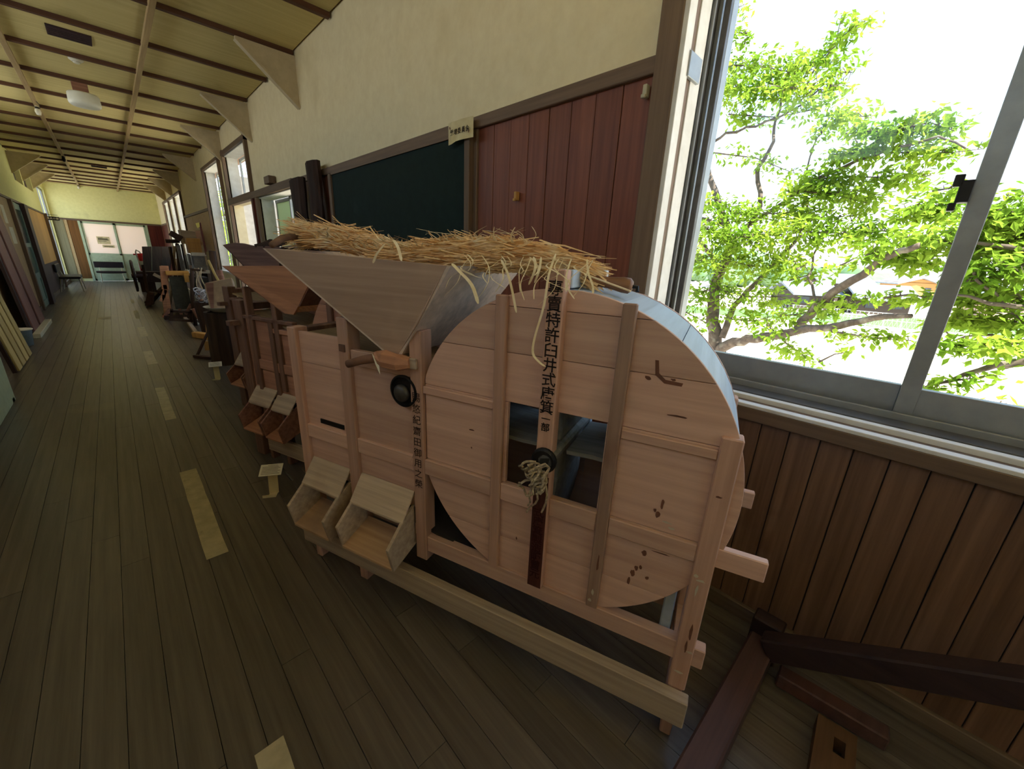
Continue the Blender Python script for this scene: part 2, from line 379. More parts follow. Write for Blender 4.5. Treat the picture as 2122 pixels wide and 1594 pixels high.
# near window
w1 = shell('window_1')
Y1 = .775; Y0 = -2.9
def wbx(name, x0, x1, y0, y1, z0, z1, m, par=None, bv=.0015): return MB().box(x0, x1, y0, y1, z0, z1).build(name, m, par or w1, bv)
wbx('jamb_strip', 1.50, 1.552, Y1-.014, Y1+.005, .86, 2.72, WHITEP)
wbx('jamb_strip', 1.552, 1.595, Y1-.004, Y1+.005, .86, 2.72, TRIMZ)
wbx('jamb_board', 1.595, 1.672, Y1-.008, Y1+.005, .86, 2.72, WHITEP)
wbx('track_upright', 1.672, 1.690, Y1-.002, Y1+.01, .86, 2.72, ALUD)
wbx('track_upright', 1.690, 1.700, Y1-.014, Y1+.01, .86, 2.72, ALU)
wbx('track_upright', 1.700, 1.735, Y1-.008, Y1+.01, .86, 2.72, ALUD)
wbx('track_upright', 1.735, 1.760, Y1-.020, Y1+.01, .86, 2.72, ALU)
wbx('track_upright', 1.760, 1.80, Y1-.026, Y1+.01, .86, 2.72, ALUD)
wbx('track_upright', 1.80, 1.85, Y1-.03, Y1+.01, .84, 2.72, ALU)
wbx('head_board', 1.50, 1.85, Y0, Y1, 2.70, 2.74, WHITEP)
wbx('latch_pad', 1.545, 1.64, Y1-.020, Y1-.006, 1.935, 2.01, ALU)
# sill: stepped profile
wbx('sill_rail', 1.495, 1.532, Y0, Y1+.09, ZS, .845, TRIM, bv=.002)
wbx('sill_strip', 1.497, 1.532, Y0, Y1+.0, .845, .857, WHITEP)
wbx('sill_groove', 1.532, 1.57, Y0, Y1, .80, .852, TRIM)
wbx('sill_strip', 1.57, 1.60, Y0, Y1, .80, .868, WHITEP)
wbx('sill_riser', 1.60, 1.68, Y0, Y1, .80, .872, ALUD)
wbx('sill_track', 1.68, 1.693, Y0, Y1, .80, .893, ALU)
wbx('sill_track', 1.693, 1.85, Y0, Y1, .80, .876, ALUD)
SX = 1.72
def nsash(y0, y1, x, ms=.045):
    f = MB(); f.box(x-.014, x+.014, y0, y1, .878, .974)
    s = f.build('sash_rail', ALU, w1, .0015)
    MB().box(x-.014, x+.014, y0, y1, 2.63, 2.70).build('sash_rail', ALU, w1)
    MB().box(x-.003, x+.003, y0, y1, .97, 2.64).build('pane', GLASS, w1)
    return s
nsash(-.02, Y1, SX+.02); nsash(-1.6, -.06, SX-.0)
wbx('sash_stile', SX-.018, SX+.016, -.066, -.02, .876, 2.70, ALU)
wbx('sash_stile', SX-.014, SX+.014, -1.65, -1.6, .876, 2.70, ALU)
wbx('sash_stile', SX+.01, SX+.03, Y1-.05, Y1-.028, .876, 2.70, ALUD)
lt = MB(); lt.box(SX-.05, SX-.015, -.022, .006, 1.50, 1.555); lt.box(SX-.05, SX-.035, -.0, .02, 1.54, 1.57); lt.box(SX-.045, SX-.02, .0, .016, 1.48, 1.50)
lt.build('latch', BLACKM, w1, .002)

# ---- end wall
ew = MB()
for (a, b, c, d) in cells(XL-.1, XR+.16, 0, ZC+.1, [(-.55, 1.06, 0, 1.94)]): ew.box(a, b, YE, YE+.14, c, d)
wall_e = struct(ew.build('wall_end', PLASTY))
MB().box(XL+.22, -.61, YE-.012, YE, .09, 1.95).build('panel', PLYB, wall_e)
MB().box(1.12, XR, YE-.012, YE, .09, 1.95).build('panel', PLYR, wall_e)
MB().box(XL, XL+.22, YE-.05, YE, .0, 1.95).build('pillar', mat('pillar_grey', (150, 144, 110), (130, 124, 92), .6, 2), wall_e)
MB().box(XL+.22, XL+.30, YE-.03, YE, .0, 1.95).build('pillar', BATT, wall_e)
struct(bar('trim_6', XL, XR, YE-.03, YE+.02, 1.945, 2.0, TRIM))
d1 = shell('door_1')
MB().box(-.61, -.55, YE-.02, YE+.1, 0, 1.95).build('frame', GREENP, d1)
MB().box(1.06, 1.12, YE-.02, YE+.1, 0, 1.95).build('frame', GREENP, d1)
for (a, b, yy) in ((-.55, .27, YE+.03), (.24, 1.06, YE+.06)):
    lf = MB(); lf.box(a, a+.05, yy-.015, yy+.015, .0, 1.94); lf.box(b-.05, b, yy-.015, yy+.015, .0, 1.94)
    lf.box(a, b, yy-.015, yy+.015, .88, .93); lf.box(a, b, yy-.015, yy+.015, 1.88, 1.94); lf.box(a, b, yy-.015, yy+.015, .0, .08)
    l = lf.build('door_leaf', GREENP, d1)
    MB().box(a+.05, b-.05, yy-.004, yy+.004, .93, 1.88).build('pane', FROST, l)
    MB().box(a+.05, b-.05, yy-.01, yy+.01, .08, .88).build('kick_panel', GREENP, l)
MB().box(-.52, -.50, YE-.01, YE+.012, 1.0, 1.45).build('handle', CREAMM, d1)
nb = thing('notice', 'yellow paper notice with dark printed lines on the left glass leaf of the end doors', 'notice', (-.10, YE+.004, 1.38))
MB().box(-.16, .16, 0, .006, -.14, .10).build('sheet', PAPER, nb)
tl = MB()
for i, (zz, L) in enumerate(((.06, .12), (.02, .24), (-.015, .26), (-.06, .2))): tl.box(-.13, -.13+L, -.001, .001, zz, zz+(.022 if i in (1, 2) else .012))
tl.build('printed_lines', INK, nb)
n2 = thing('notice', 'small yellow strip notice pasted just under the larger one on the end doors', 'notice', (0, YE+.004, 1.17))
MB().box(-.16, .14, 0, .006, -.045, .045).build('sheet', PAPER, n2)
MB().box(-.12, .11, -.001, .001, -.02, .0).build('printed_lines', INK, n2)

# ---- left wall
LH = [(13.85, 15.1, 2.47, 2.88), (15.3, 16.9, 2.47, 2.88), (17.9, 20.05, 0.02, 2.8), (-.7, 1.6, 2.2, 2.85), (1.8, 4.1, 2.2, 2.85), (4.3, 6.6, 2.2, 2.85), (6.8, 9.1, 2.2, 2.85)]
lw = MB()
for (a, b, c, d) in cells(YB, YE, 0, ZC+.1, LH): lw.box(XL-.14, XL-.012, a, b, c, d)
wall_l = struct(lw.build('wall_left', PLASTY))
MB().box(XL-.16, XL-.10, 13.85, 16.9, 2.40, 2.9).build('shutter_board', PILLP, wall_l)
MB().box(XL-.11, XL-.09, 14.45, 14.52, 2.47, 2.88).build('mullion', BATT, wall_l)
MB().box(XL-.11, XL-.09, 16.05, 16.12, 2.47, 2.88).build('mullion', BATT, wall_l)
struct(bar('trim_7', XL-.012, XL+.02, YB, 17.7, 1.96, 2.0, TRIM))
planks(wall_l, YB, 9.9, .09, ZD, .9, BEIGE, x=XL-.012, t=.012)
planks(wall_l, 9.9, 11.85, .09, ZD, .65, BEIGE, x=XL-.012, t=.012)
planks(wall_l, 13.3, 17.7, .75, ZD, .88, PLYW, x=XL-.012, t=.012)
planks(wall_l, 13.3, 17.7, .09, .75, .88, PILLP, x=XL-.006, t=.012)
bar('pillar', XL-.02, XL+.09, 12.85, 13.3, 0, ZD, PILLP, wall_l)
bar('pillar', XL-.02, XL+.05, 11.70, 11.85, 0, ZD, TRIMZ, wall_l)
bar('pillar', XL-.02, XL+.06, 17.6, 17.75, 0, 2.0, TRIMZ, wall_l)
d2 = shell('door_2')
lf = MB(); X = XL+.0
lf.box(X-.01, X+.03, 11.87, 11.99, .02, 1.93); lf.box(X-.01, X+.03, 12.73, 12.85, .02, 1.93); lf.box(X-.01, X+.03, 11.87, 12.85, 1.82, 1.93)
lf.box(X-.01, X+.03, 11.87, 12.85, 1.15, 1.22); lf.box(X-.01, X+.03, 11.87, 12.85, .55, .66); lf.box(X-.01, X+.03, 11.87, 12.85, .02, .14)
dl = lf.build('door_leaf', TEAL, d2)
MB().box(X+.0, X+.012, 11.99, 12.73, 1.22, 1.82).build('pane', mat('dim_glass', (60, 84, 84), (44, 66, 68), .15, bump=0), dl)
MB().box(X+.0, X+.012, 11.99, 12.73, .66, 1.15).build('pane', mat('dim_glass_low', (110, 130, 126), (90, 112, 108), .2, bump=0), dl)
MB().box(X+.0, X+.012, 11.99, 12.73, .14, .55).build('kick_panel', TEAL, dl)
# back wall with a window added behind the camera to let in more daylight
bw = MB()
for (a, b, c, d) in cells(XL-.14, XR+.16, 0, ZC+.1, [(-.5, .5, 1.0, 2.4)]): bw.box(a, b, YB-.14, YB, c, d)
wall_b = struct(bw.build('wall_back', PLASTER))
w8 = shell('window_8')
fr = MB()
for xx in (-.5, -.02, .46): fr.box(xx, xx+.04, YB-.09, YB-.05, 1.0, 2.4)
fr.box(-.5, .5, YB-.09, YB-.05, 1.0, 1.06); fr.box(-.5, .5, YB-.09, YB-.05, 2.34, 2.4); fr.build('sash', ALU, w8)
MB().box(-.48, .48, YB-.072, YB-.068, 1.04, 2.36).build('pane', GLASS, w8)
w9 = shell('window_9')  # glazing added at the far left end to brighten the end bay
fr = MB()
for yy in (17.9, 18.95, 20.0): fr.box(XL-.1, XL-.06, yy, yy+.05, .02, 2.8)
fr.box(XL-.1, XL-.06, 17.9, 20.05, .02, .2); fr.box(XL-.1, XL-.06, 17.9, 20.05, 1.93, 2.0); fr.box(XL-.1, XL-.06, 17.9, 20.05, 2.74, 2.8); fr.build('sash', ALU, w9)
MB().box(XL-.082, XL-.078, 17.93, 20.02, .18, 2.76).build('pane', GLASS, w9)
for i_, (ya, yb) in enumerate(((-.7, 1.6), (1.8, 4.1), (4.3, 6.6), (6.8, 9.1))):  # high windows added out of view for extra daylight
    added_win = shell('window_%d' % (10+i_)); fr = MB()
    for yy in (ya, (ya+yb)/2-.02, yb-.04): fr.box(XL-.1, XL-.06, yy, yy+.04, 2.2, 2.85)
    fr.box(XL-.1, XL-.06, ya, yb, 2.2, 2.25); fr.box(XL-.1, XL-.06, ya, yb, 2.80, 2.85); fr.build('sash', ALU, added_win)
    MB().box(XL-.082, XL-.078, ya+.03, yb-.03, 2.24, 2.82).build('pane', GLASS, added_win)
struct(MB().box(XL-.6, XR+1.0, YB-1.4, YE+.6, ZC+.12, ZC+.3).build('roof', JOIST))  # unseen roof, its long back eave shaped to keep sunlight out

# ---- brackets (gussets) between wall and ceiling
def bracket(y, side, parent, t=.045):
    s = 1 if side == 'r' else -1; xw = XR+.012 if s == 1 else XL-.012; zt = ZC-.036
    P = [(xw, y, zt), (xw-s*.46, y, zt), (xw-s*.46, y, zt-.02), (xw, y, zt-.42)]
    b = MB(); b.prism([(p[0], p[1]-t*.25, p[2]) for p in P], (0, t*.5, 0)); o = b.build('bracket', BRKT, parent)
    c = MB(); c.beam((xw-s*.46, y, zt-.018), (xw, y, zt-.41), t*1.3, .022, up=(0, 0, 1)); c.build('edge_strip', BRKT, o)
for y in (4.55, 6.36, 8.2, 11.0, 13.45, 15.25, 17.1): bracket(y, 'r', wall_r)
for y in (13.7, 15.25, 17.1): bracket(y, 'l', wall_l)

# ---- vestibule seen through the doorway
vb = MB(); vb.box(3.0, 3.1, 6.2, 9.0, -.1, 2.4); vb.box(XR+.16, 3.0, 8.12, 8.2, -.1, 2.4)
struct(vb.build('wall_vestibule', WHITEP)); struct(MB().box(XR+.16, 3.1, 6.2, 9.0, -.15, -.02).build('floor_vestibule', FLOORM))
struct(MB().box(2.96, 3.0, 7.0, 7.3, 0, 2.0).build('trim_8', GREENP))

# ================================================================== winnowing machines
# local frame: s runs along the machine (local x = -s), v is depth towards the wall (local y), z up
def S(s, v, z): return (-s, v, z)
class WB(MB):
    def sbox(s, s0, s1, v0, v1, z0, z1): return s.box(-s1, -s0, v0, v1, z0, z1)
    def poly(s, pts, v0, v1): return s.prism([S(a, v0, b) for a, b in pts], (0, v1-v0, 0))
def arc_strip(sc, zc, Rr, z0, z1, left=True, right=True, sl=None, sr=None, clip=None, n=10):
    """outline of the part of a disc between heights z0 and z1; sl/sr replace the left/right arcs by straight edges"""
    zs = [z0+(z1-z0)*i/n for i in range(n+1)]
    half = lambda z: math.sqrt(max(0, Rr*Rr-(z-zc)**2))
    A = []; B = []
    for z in zs:
        h = half(z); a = sc-h if sr is None else sr; b = sc+h if sl is None else sl
        if clip: b = min(b, clip)
        a = max(a, sc-h); b = min(b, sc+h)
        if b < a: b = a
        A.append((a, z)); B.append((b, z))
    P = A+B[::-1]; Q = []
    for p in P:
        if not Q or (abs(p[0]-Q[-1][0])+abs(p[1]-Q[-1][1])) > 1e-4: Q.append(p)
    if (abs(Q[0][0]-Q[-1][0])+abs(Q[0][1]-Q[-1][1])) < 1e-4: Q.pop()
    return Q
def winnower(label, O, th, prm, main=False):
    t = rad(th); root = thing('winnowing_machine', label, 'winnower', (O[0], O[1], 0), t-math.pi/2, 'wooden winnowing machines')
    mX, mZ = prm['mX'], prm['mZ']; D = .37; dz = prm.get('dz', 0)
    sc, zc, Rr = .438, .770+dz, .468
    W = lambda: WB()
    def part(b, name, m, bev=.002, **k): return b.build(name, m, root, bev, **k)
    # drum front boards (round face with a square window)
    oz0, oz1, os0, os1 = .656+dz, .917+dz, .296, .579
    cuts = [zc-Rr+.001, .46+dz, .60+dz, oz0, oz1, 1.06+dz, 1.185+dz, zc+Rr-.0005]
    for a, b in zip(cuts[:-1], cuts[1:]):
        if a >= oz0-.001 and b <= oz1+.001:
            part(W().poly(arc_strip(sc, zc, Rr, a, b-.0015, sr=None, sl=os0), .014, .028), 'drum_board', mX, .001)
            part(W().poly(arc_strip(sc, zc, Rr, a, b-.0015, sr=os1, sl=None, clip=.875), .014, .028), 'drum_board', mX, .001)
        else:
            part(W().poly(arc_strip(sc, zc, Rr, a, b-.0015, clip=.875), .014, .028), 'drum_board', mX, .001)
    bb_ = W()
    for a, b in ((zc-Rr+.001, oz0), (oz1, zc+Rr-.001)): bb_.poly(arc_strip(sc, zc, Rr, a, b, n=16), D-.03, D-.016)
    bb_.poly(arc_strip(sc, zc, Rr, oz0, oz1, sl=os0), D-.03, D-.016); bb_.poly(arc_strip(sc, zc, Rr, oz0, oz1, sr=os1), D-.03, D-.016)
    part(bb_, 'drum_back', mX, 0)
    # curved rim boards
    a0, a1 = 22, 338; nseg = 6
    for i in range(nseg):
        b = W(); pa = rad(a0+(a1-a0)*i/nseg); pb = rad(a0+(a1-a0)*(i+1)/nseg-.25); N = 8
        for k in range(N):
            u0 = pa+(pb-pa)*k/N; u1 = pa+(pb-pa)*(k+1)/N
            P = []
            for v in (.0285, D-.031):
                P += [S(sc+(Rr-.013)*math.cos(u0), v, zc+(Rr-.013)*math.sin(u0)), S(sc+(Rr-.001)*math.cos(u0), v, zc+(Rr-.001)*math.sin(u0)),
                      S(sc+(Rr-.001)*math.cos(u1), v, zc+(Rr-.001)*math.sin(u1)), S(sc+(Rr-.013)*math.cos(u1), v, zc+(Rr-.013)*math.sin(u1))]
            b.hull8(P)
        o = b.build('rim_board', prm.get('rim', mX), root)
        bm = bmesh.new(); bm.from_mesh(o.data); bmesh.ops.remove_doubles(bm, verts=bm.verts, dist=.0002); bmesh.ops.recalc_face_normals(bm, faces=bm.faces); bm.to_mesh(o.data); bm.free()
    # posts  (s0, s1, v0, v1, z0, z1, material)
    for (s0, s1, v0, v1, z0, z1, m) in prm['posts']:
        part(W().sbox(s0, s1, v0, v1, z0, z1), 'post', m, .003)
    for (s0, s1, v0, v1, z0, z1, m) in prm['rails']:
        part(W().sbox(s0, s1, v0, v1, z0, z1), 'rail', m, .0025)
    for (s0, s1, v0, v1, z0, z1, m, sk) in prm['feet']:
        b = W(); b.hull8([S(s1-sk, v0, z0), S(s0+sk, v0, z0), S(s0+sk, v1, z0), S(s1-sk, v1, z0), S(s1, v0, z1), S(s0, v0, z1), S(s0, v1, z1), S(s1, v1, z1)])
        part(b, 'foot', m, .003)
    # body boards
    for (s0, s1, z0, z1) in prm['body']:
        part(W().sbox(s0, s1, .016, .030, z0, z1-.0015), 'body_board', mX, .001)
    e1 = prm['end']
    part(W().sbox(.88, e1, D-.03, D-.016, .30+dz, 1.02+dz), 'back_board', mX, 0)
    b = W(); b.hull8([S(e1-.02, .03, .44), S(.60, .03, .30), S(.60, D-.03, .30), S(e1-.02, D-.03, .44), S(e1-.02, .03, .452), S(.60, .03, .312), S(.60, D-.03, .312), S(e1-.02, D-.03, .452)])
    part(b, 'bottom_board', DARKIN, 0)  # near-black tone stands in for the shade inside the body
    b = W(); zt = prm['lid']; b.hull8([S(e1-.02, .03, zt), S(.87, .03, zt-.09), S(.87, D-.03, zt-.09), S(e1-.02, D-.03, zt), S(e1-.02, .03, zt+.012), S(.87, .03, zt-.078), S(.87, D-.03, zt-.078), S(e1-.02, D-.03, zt+.012)])
    part(b, 'lid_board', prm.get('lidm', mX), 0)
    # chutes
    for (s0, s1, zr) in prm['chutes']:
        ch = W(); ch.hull8([S(s1, .012, zr-.006), S(s0, .012, zr-.006), S(s0+.0, -.055, zr-.094), S(s1, -.055, zr-.094), S(s1, .012, zr+.006), S(s0, .012, zr+.006), S(s0, -.055, zr-.084), S(s1, -.055, zr-.084)])
        c = part(ch, 'chute', prm['chm'], .001)
        fl = W(); fl.hull8([S(s1-.008, .02, zr-.20), S(s0+.008, .02, zr-.20), S(s0+.008, -.112, zr-.248), S(s1-.008, -.112, zr-.248), S(s1-.008, .02, zr-.19), S(s0+.008, .02, zr-.19), S(s0+.008, -.112, zr-.238), S(s1-.008, -.112, zr-.238)])
        fl.build('chute_floor', prm['chf'], c, .001)
        for ss in (s0, s1-.012):
            wl = W(); wl.prism([S(ss, a, zr+b) for a, b in ((.012, -.05), (-.03, -.073), (-.05, -.083), (-.128, -.150), (-.106, -.252), (.012, -.215))], (-.012, 0, 0))
            wl.build('chute_side', prm['chs'], c, .001)
    # hopper
    H = prm['hop']; hm = prm['hm']
    fr = [S(s, v, z) for s, v, z in H['front']]; bk = [S(s, D-v, z) for s, v, z in H['front']]
    hp = W().prism(fr, (0, .014, 0)); h = part(hp, 'hopper', hm, .001)
    W().prism(bk, (0, -.014, 0)).build('hopper_back', hm, h)
    n = len(fr)
    for nm, (i, j) in H['sides'].items():
        d = Vector((.012 if nm == 'hopper_near_side' else -.012, 0, 0))
        a, b_, c_, d_ = Vector(fr[i]), Vector(fr[j]), Vector(bk[j]), Vector(bk[i])
        W().prism([a, b_, c_, d_], d).build(nm, prm.get('hsm', hm), h)
    # axle, fan and bearing
    hub = MB(); hub.tube([S(.44, -.03, .785+dz), S(.44, D+.02, .785+dz)], .02, 12); fan = hub.build('fan', FANM, root)
    for k in range(4):
        a = rad(-8+90*k+prm.get('fan', 0)); b = MB(); N = 5
        for i in range(N):
            r0, r1 = .03+.38*i/N, .03+.38*(i+1)/N; P = []
            for v in (.06, D-.06):
                for (r_, off) in ((r0, 0), (r1, 0), (r1, .012), (r0, .012)):
                    bend = .10*(r_/.4)**2+off; P.append(S(.44+r_*math.cos(a)-bend*math.sin(a), v, .785+dz+r_*math.sin(a)+bend*math.cos(a)))
            b.hull8(P)
        b.build('blade', FANM, fan)
    MB().lathe([(.03, 0), (.036, .004), (.036, .012), (.02, .016)], S(.445, -.03, .785+dz), 1, 20).build('bearing', BLACKM, root, smooth=False)
    return root
def pset(p, **k): d = dict(p); d.update(k); return d
D = .37
RIM = mat('wood_rim_skylit', (190, 206, 222), (172, 186, 200), .5, 1, bump=.05, spots=((168, 160, 154), 4, .64))  # window skylight put into the colour: pale bluish rims, crossbar and strut
WP = mat('wood_post_grey', (168, 138, 120), (138, 110, 94), .65, 2, spots=((115, 84, 69), 5, .6))
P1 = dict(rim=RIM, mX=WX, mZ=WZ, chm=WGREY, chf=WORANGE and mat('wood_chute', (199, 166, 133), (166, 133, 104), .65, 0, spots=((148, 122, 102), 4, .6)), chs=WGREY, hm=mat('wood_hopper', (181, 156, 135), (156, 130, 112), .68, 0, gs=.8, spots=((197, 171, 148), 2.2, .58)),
          hsm=mat('wood_hopper_side', (225, 204, 186), (192, 174, 158), .68, 0), end=1.47, lid=1.0, lidm=mat('wood_lid', (166, 143, 107), (133, 112, 84), .7, 0),
   posts=[(-.005, .040, .0, .045, .19, .946, WZ), (.258, .291, -.003, .014, .342, 1.218, WP), (.429, .474, -.014, .03, .342, 1.284, WZ), (.588, .622, -.003, .014, .342, 1.213, WZ),
          (.878, .925, .0, .055, .24, 1.085, WZ), (1.190, 1.242, .0, .055, .24, 1.092, WZ), (1.465, 1.51, .0, .055, .06, 1.03, WZ),
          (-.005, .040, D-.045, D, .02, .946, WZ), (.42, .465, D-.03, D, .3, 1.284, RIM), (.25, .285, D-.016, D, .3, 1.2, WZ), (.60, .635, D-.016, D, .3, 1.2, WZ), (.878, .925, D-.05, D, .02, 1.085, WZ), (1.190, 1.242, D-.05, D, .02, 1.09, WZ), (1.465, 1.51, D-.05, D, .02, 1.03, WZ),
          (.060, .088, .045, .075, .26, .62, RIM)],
   rails=[(.04, .258, .004, .014, .886, .911, WX), (.622, .878, .004, .014, .886, .911, WX), (.04, .258, .002, .014, .604, .654, WX), (.291, .429, .002, .014, .598, .656, WX), (.474, .588, .002, .014, .598, .656, WX), (.622, .878, .002, .014, .598, .654, WX),
          (-.110, .0, .012, .034, .602, .657, WX), (-.105, .3, D-.03, D-.008, .602, .657, WX),
          (.925, 1.19, .004, .018, .594, .652, WX), (1.242, 1.465, .004, .018, .592, .648, WX), (.925, 1.19, .006, .03, .93, .985, WX),
          (-.032, .878, .006, .040, .280, .342, WX), (.878, 1.5, .058, .085, .280, .342, WX), (-.03, 1.5, D-.04, D-.006, .280, .342, WX),
          (-.016, 1.52, -.036, -.002, .100, .192, WGREY), (-.016, 1.52, D, D+.03, .100, .192, WX),
          (-.0, .04, .045, D-.045, .60, .65, WX), (1.465, 1.51, .055, D-.05, .985, 1.025, WDARK), (1.465, 1.51, .055, D-.05, .1, .15, WX), (-.0, .04, .045, D-.045, .12, .18, WX),
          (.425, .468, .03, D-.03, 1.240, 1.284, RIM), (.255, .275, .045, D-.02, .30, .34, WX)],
   feet=[(-.0, .038, .002, .043, 0, .19, WZ, .004), (1.19, 1.242, .002, .05, 0, .24, WZ, .006), (1.47, 1.505, .002, .05, 0, .06, WZ, .0)],
   body=[(.90, 1.215, .44, .596), (.90, 1.215, .60, .932), (1.215, 1.49, .44, .596), (1.215, 1.49, .60, .90), (1.215, 1.49, .90, 1.018), (.90, 1.215, .932, .985)],
   chutes=[(.934, 1.188, .503), (1.250, 1.458, .498)],
   hop=dict(front=[(1.515, -.035, 1.303), (.752, -.035, 1.279), (.874, -.018, 1.108), (.968, .0, 1.0), (1.014, .0, 1.0)], sides={'hopper_near_side': (1, 3), 'hopper_far_side': (4, 0)}))
m1 = winnower('large pale pine winnowing machine in front, straw on its hopper, stencilled posts', (.909, .196), 19, P1)
# ---- details of the front machine
def mpart(b, name, m, bev=.0, **k): return b.build(name, m, m1, bev, **k)
letters('專賣特許臼井式唐箕', .040, INK, m1, S(.4515, -.0145, 1.241), (1, 0, 0), (0, 0, 1), 'stencil_lettering', True, .0383, bold=.012)
letters('一部', .026, INK, m1, S(.4515, -.0145, .902), (1, 0, 0), (0, 0, 1), 'stencil_lettering', True, .024)
letters('式唐箕製造販賣元', .034, INKR, m1, S(.4515, -.0155, .612), (1, 0, 0), (0, 0, 1), 'faded_lettering', True, .031)
letters('賜悠紀齋田御用之榮', .034, mat('ink_brown', (62, 42, 34), (50, 32, 26), .8, bump=0), m1, S(.9015, -.0005, .870), (1, 0, 0), (0, 0, 1), 'stencil_lettering', True, .0393, bold=.006)
# oily dark stain board around the hub post, the hub plate
mpart(WB().sbox(.430, .473, -.0148, -.0138, .345, .73), 'stained_face', mat('wood_oiled', (96, 52, 42), (62, 30, 26), .5, 2))
# round bearing cup on the body
b = MB(); b.lathe([(.052, .0), (.054, -.010), (.048, -.012), (.044, -.004), (.02, .012), (0, .014)], S(.952, .006, .882), 1, 32); mpart(b, 'bearing_cup', BLACKM, smooth=False)
b = MB(); b.lathe([(.030, .0), (.030, -.012), (.018, -.022), (0, -.024)], S(.962, .008, .872), 1, 24); mpart(b, 'bearing_cap', mat('iron_grey', (96, 92, 86), (60, 56, 52), .4, metal=.5), smooth=True)
mpart(WB().sbox(1.265, 1.392, .012, .0165, .664, .682), 'slot_shade', BLACKM)  # thin dark box painted as the shade of a recessed slot
mpart(WB().sbox(1.205, 1.232, -.004, .0, .975, 1.0), 'tenon_end', WDARK)
mpart(WB().sbox(.890, .925, -.012, .0, .965, .998), 'wedge_block', WGREY, .002)
b = MB(); b.tube([S(1.150, -.042, .950), S(1.10, -.03, .968), S(1.045, -.014, .982), S(.99, -.012, .984)], [.013, .014, .016, .012], 10); mpart(b, 'branch_lever', mat('branch', (140, 104, 84), (104, 74, 60), .8), smooth=True)
b = MB(); b.tube([S(1.045, -.010, .986), S(1.0, -.02, .984), S(.95, -.018, .982), S(.915, -.006, .984)], [.018, .028, .026, .02], 8)
o = mpart(b, 'split_wood_chunk', WORANGE)
for v_ in o.data.vertices: v_.co.z += R.uniform(-.004, .004); v_.co.y += R.uniform(-.003, .003)
tg = MB().prism([S(1.045, -.034, 1.0), S(1.030, -.036, .965), S(1.016, -.034, .935), S(1.022, -.030, .965)], (0, -.001, 0)); mpart(tg, 'paper_tag', PAPERW)
# rope tied round the hub
rp_ = MB(); RR = random.Random(3)
def loop(c, r, n=14, tilt=0):
    return [S(c[0]+r*math.cos(t)*(.7+.5*RR.random()), c[1]-.012*math.sin(2*t+tilt)-.01*RR.random(), c[2]+r*math.sin(t)) for t in [2*math.pi*k/n for k in range(n+1)]]
for i in range(15):
    c = (.452+RR.uniform(-.022, .024), -.045-RR.uniform(0, .025), .745+RR.uniform(-.045, .035)); rp_.tube(loop(c, RR.uniform(.010, .024)), .0032, 5)
rp_.tube([S(.468, -.04, .71), S(.474, -.045, .68), S(.470, -.04, .655), S(.478, -.04, .64)], .003, 5)
rp_.tube([S(.455, -.04, .71), S(.447, -.045, .675), S(.455, -.04, .655), S(.475, -.03, .63), S(.484, -.03, .61)], .003, 5)
rp_.tube([S(.432, -.03, .715), S(.424, -.035, .69), S(.426, -.035, .665), S(.436, -.035, .63)], .0032, 5)
rope = rp_.build('rope_knot', ROPEM, m1)
# paint splashes and scars (worn patches with a shape of their own)
def scar(pts, m, name='paint_splash'):
    b = WB(); b.prism([S(s, .0135 if vv is None else vv, z) for s, vv, z in pts], (0, -.0006, 0)); b.build(name, m, m1)
SCR = mat('scar_dark', (124, 84, 66), (96, 62, 48), .7); SPL = mat('splash_pale', (206, 196, 176), (180, 168, 148), .7)
def blob(s, z, a, b_, m, v=None, n=9, nm='paint_splash'):
    pts = []
    for k in range(n):
        t = 2*math.pi*k/n; q = RR.uniform(.6, 1.15); pts.append((s+a*q*math.cos(t), v, z+b_*q*math.sin(t)))
    scar(pts, m, nm)
for (s, z, a, b_) in ((.135, .735, .004, .016), (.142, .70, .006, .01), (.150, .71, .004, .006), (.158, .575, .008, .009), (.17, .52, .006, .009), (.178, .50, .006, .012), (.16, .525, .004, .008), (.185, .47, .005, .014), (.14, .50, .005, .006), (.12, .59, .03, .002), (.70, .80, .012, .004), (.70, .74, .003, .004), (.135, .97, .03, .0025), (.215, 1.05, .008, .006), (.53, .47, .003, .007), (.16, 1.055, .006, .003)):
    blob(s, z, a, b_, SCR, nm='scar')
scar([(.205, None, 1.095), (.197, None, 1.095), (.192, None, 1.065), (.176, None, 1.052), (.138, None, 1.05), (.14, None, 1.042), (.178, None, 1.043), (.2, None, 1.06)], SCR, 'scar')
for (s, z, a, b_) in ((.118, .685, .014, .003), (.105, .672, .008, .004), (.22, .61, .006, .004), (.09, .615, .016, .003), (.13, .60, .01, .003)): blob(s, z, a, b_, SPL)
for (s, z, a, b_, v) in ((.018, .56, .012, .004, -.001), (.022, .53, .004, .02, -.001), (.03, .57, .006, .006, -.001), (.005, .33, .008, .004, -.001), (.02, .25, .012, .004, -.001), (.274, .40, .004, .012, -.004), (.28, .37, .006, .006, -.004)): blob(s, z, a, b_, SPL, v)
for (s, z, a, b_, v) in ((.012, .40, .004, .03, -.001), (.016, .345, .003, .02, -.001), (.27, .50, .003, .03, -.004), (.02, .8, .008, .003, -.001)): blob(s, z, a, b_, SCR, v, nm='scar')

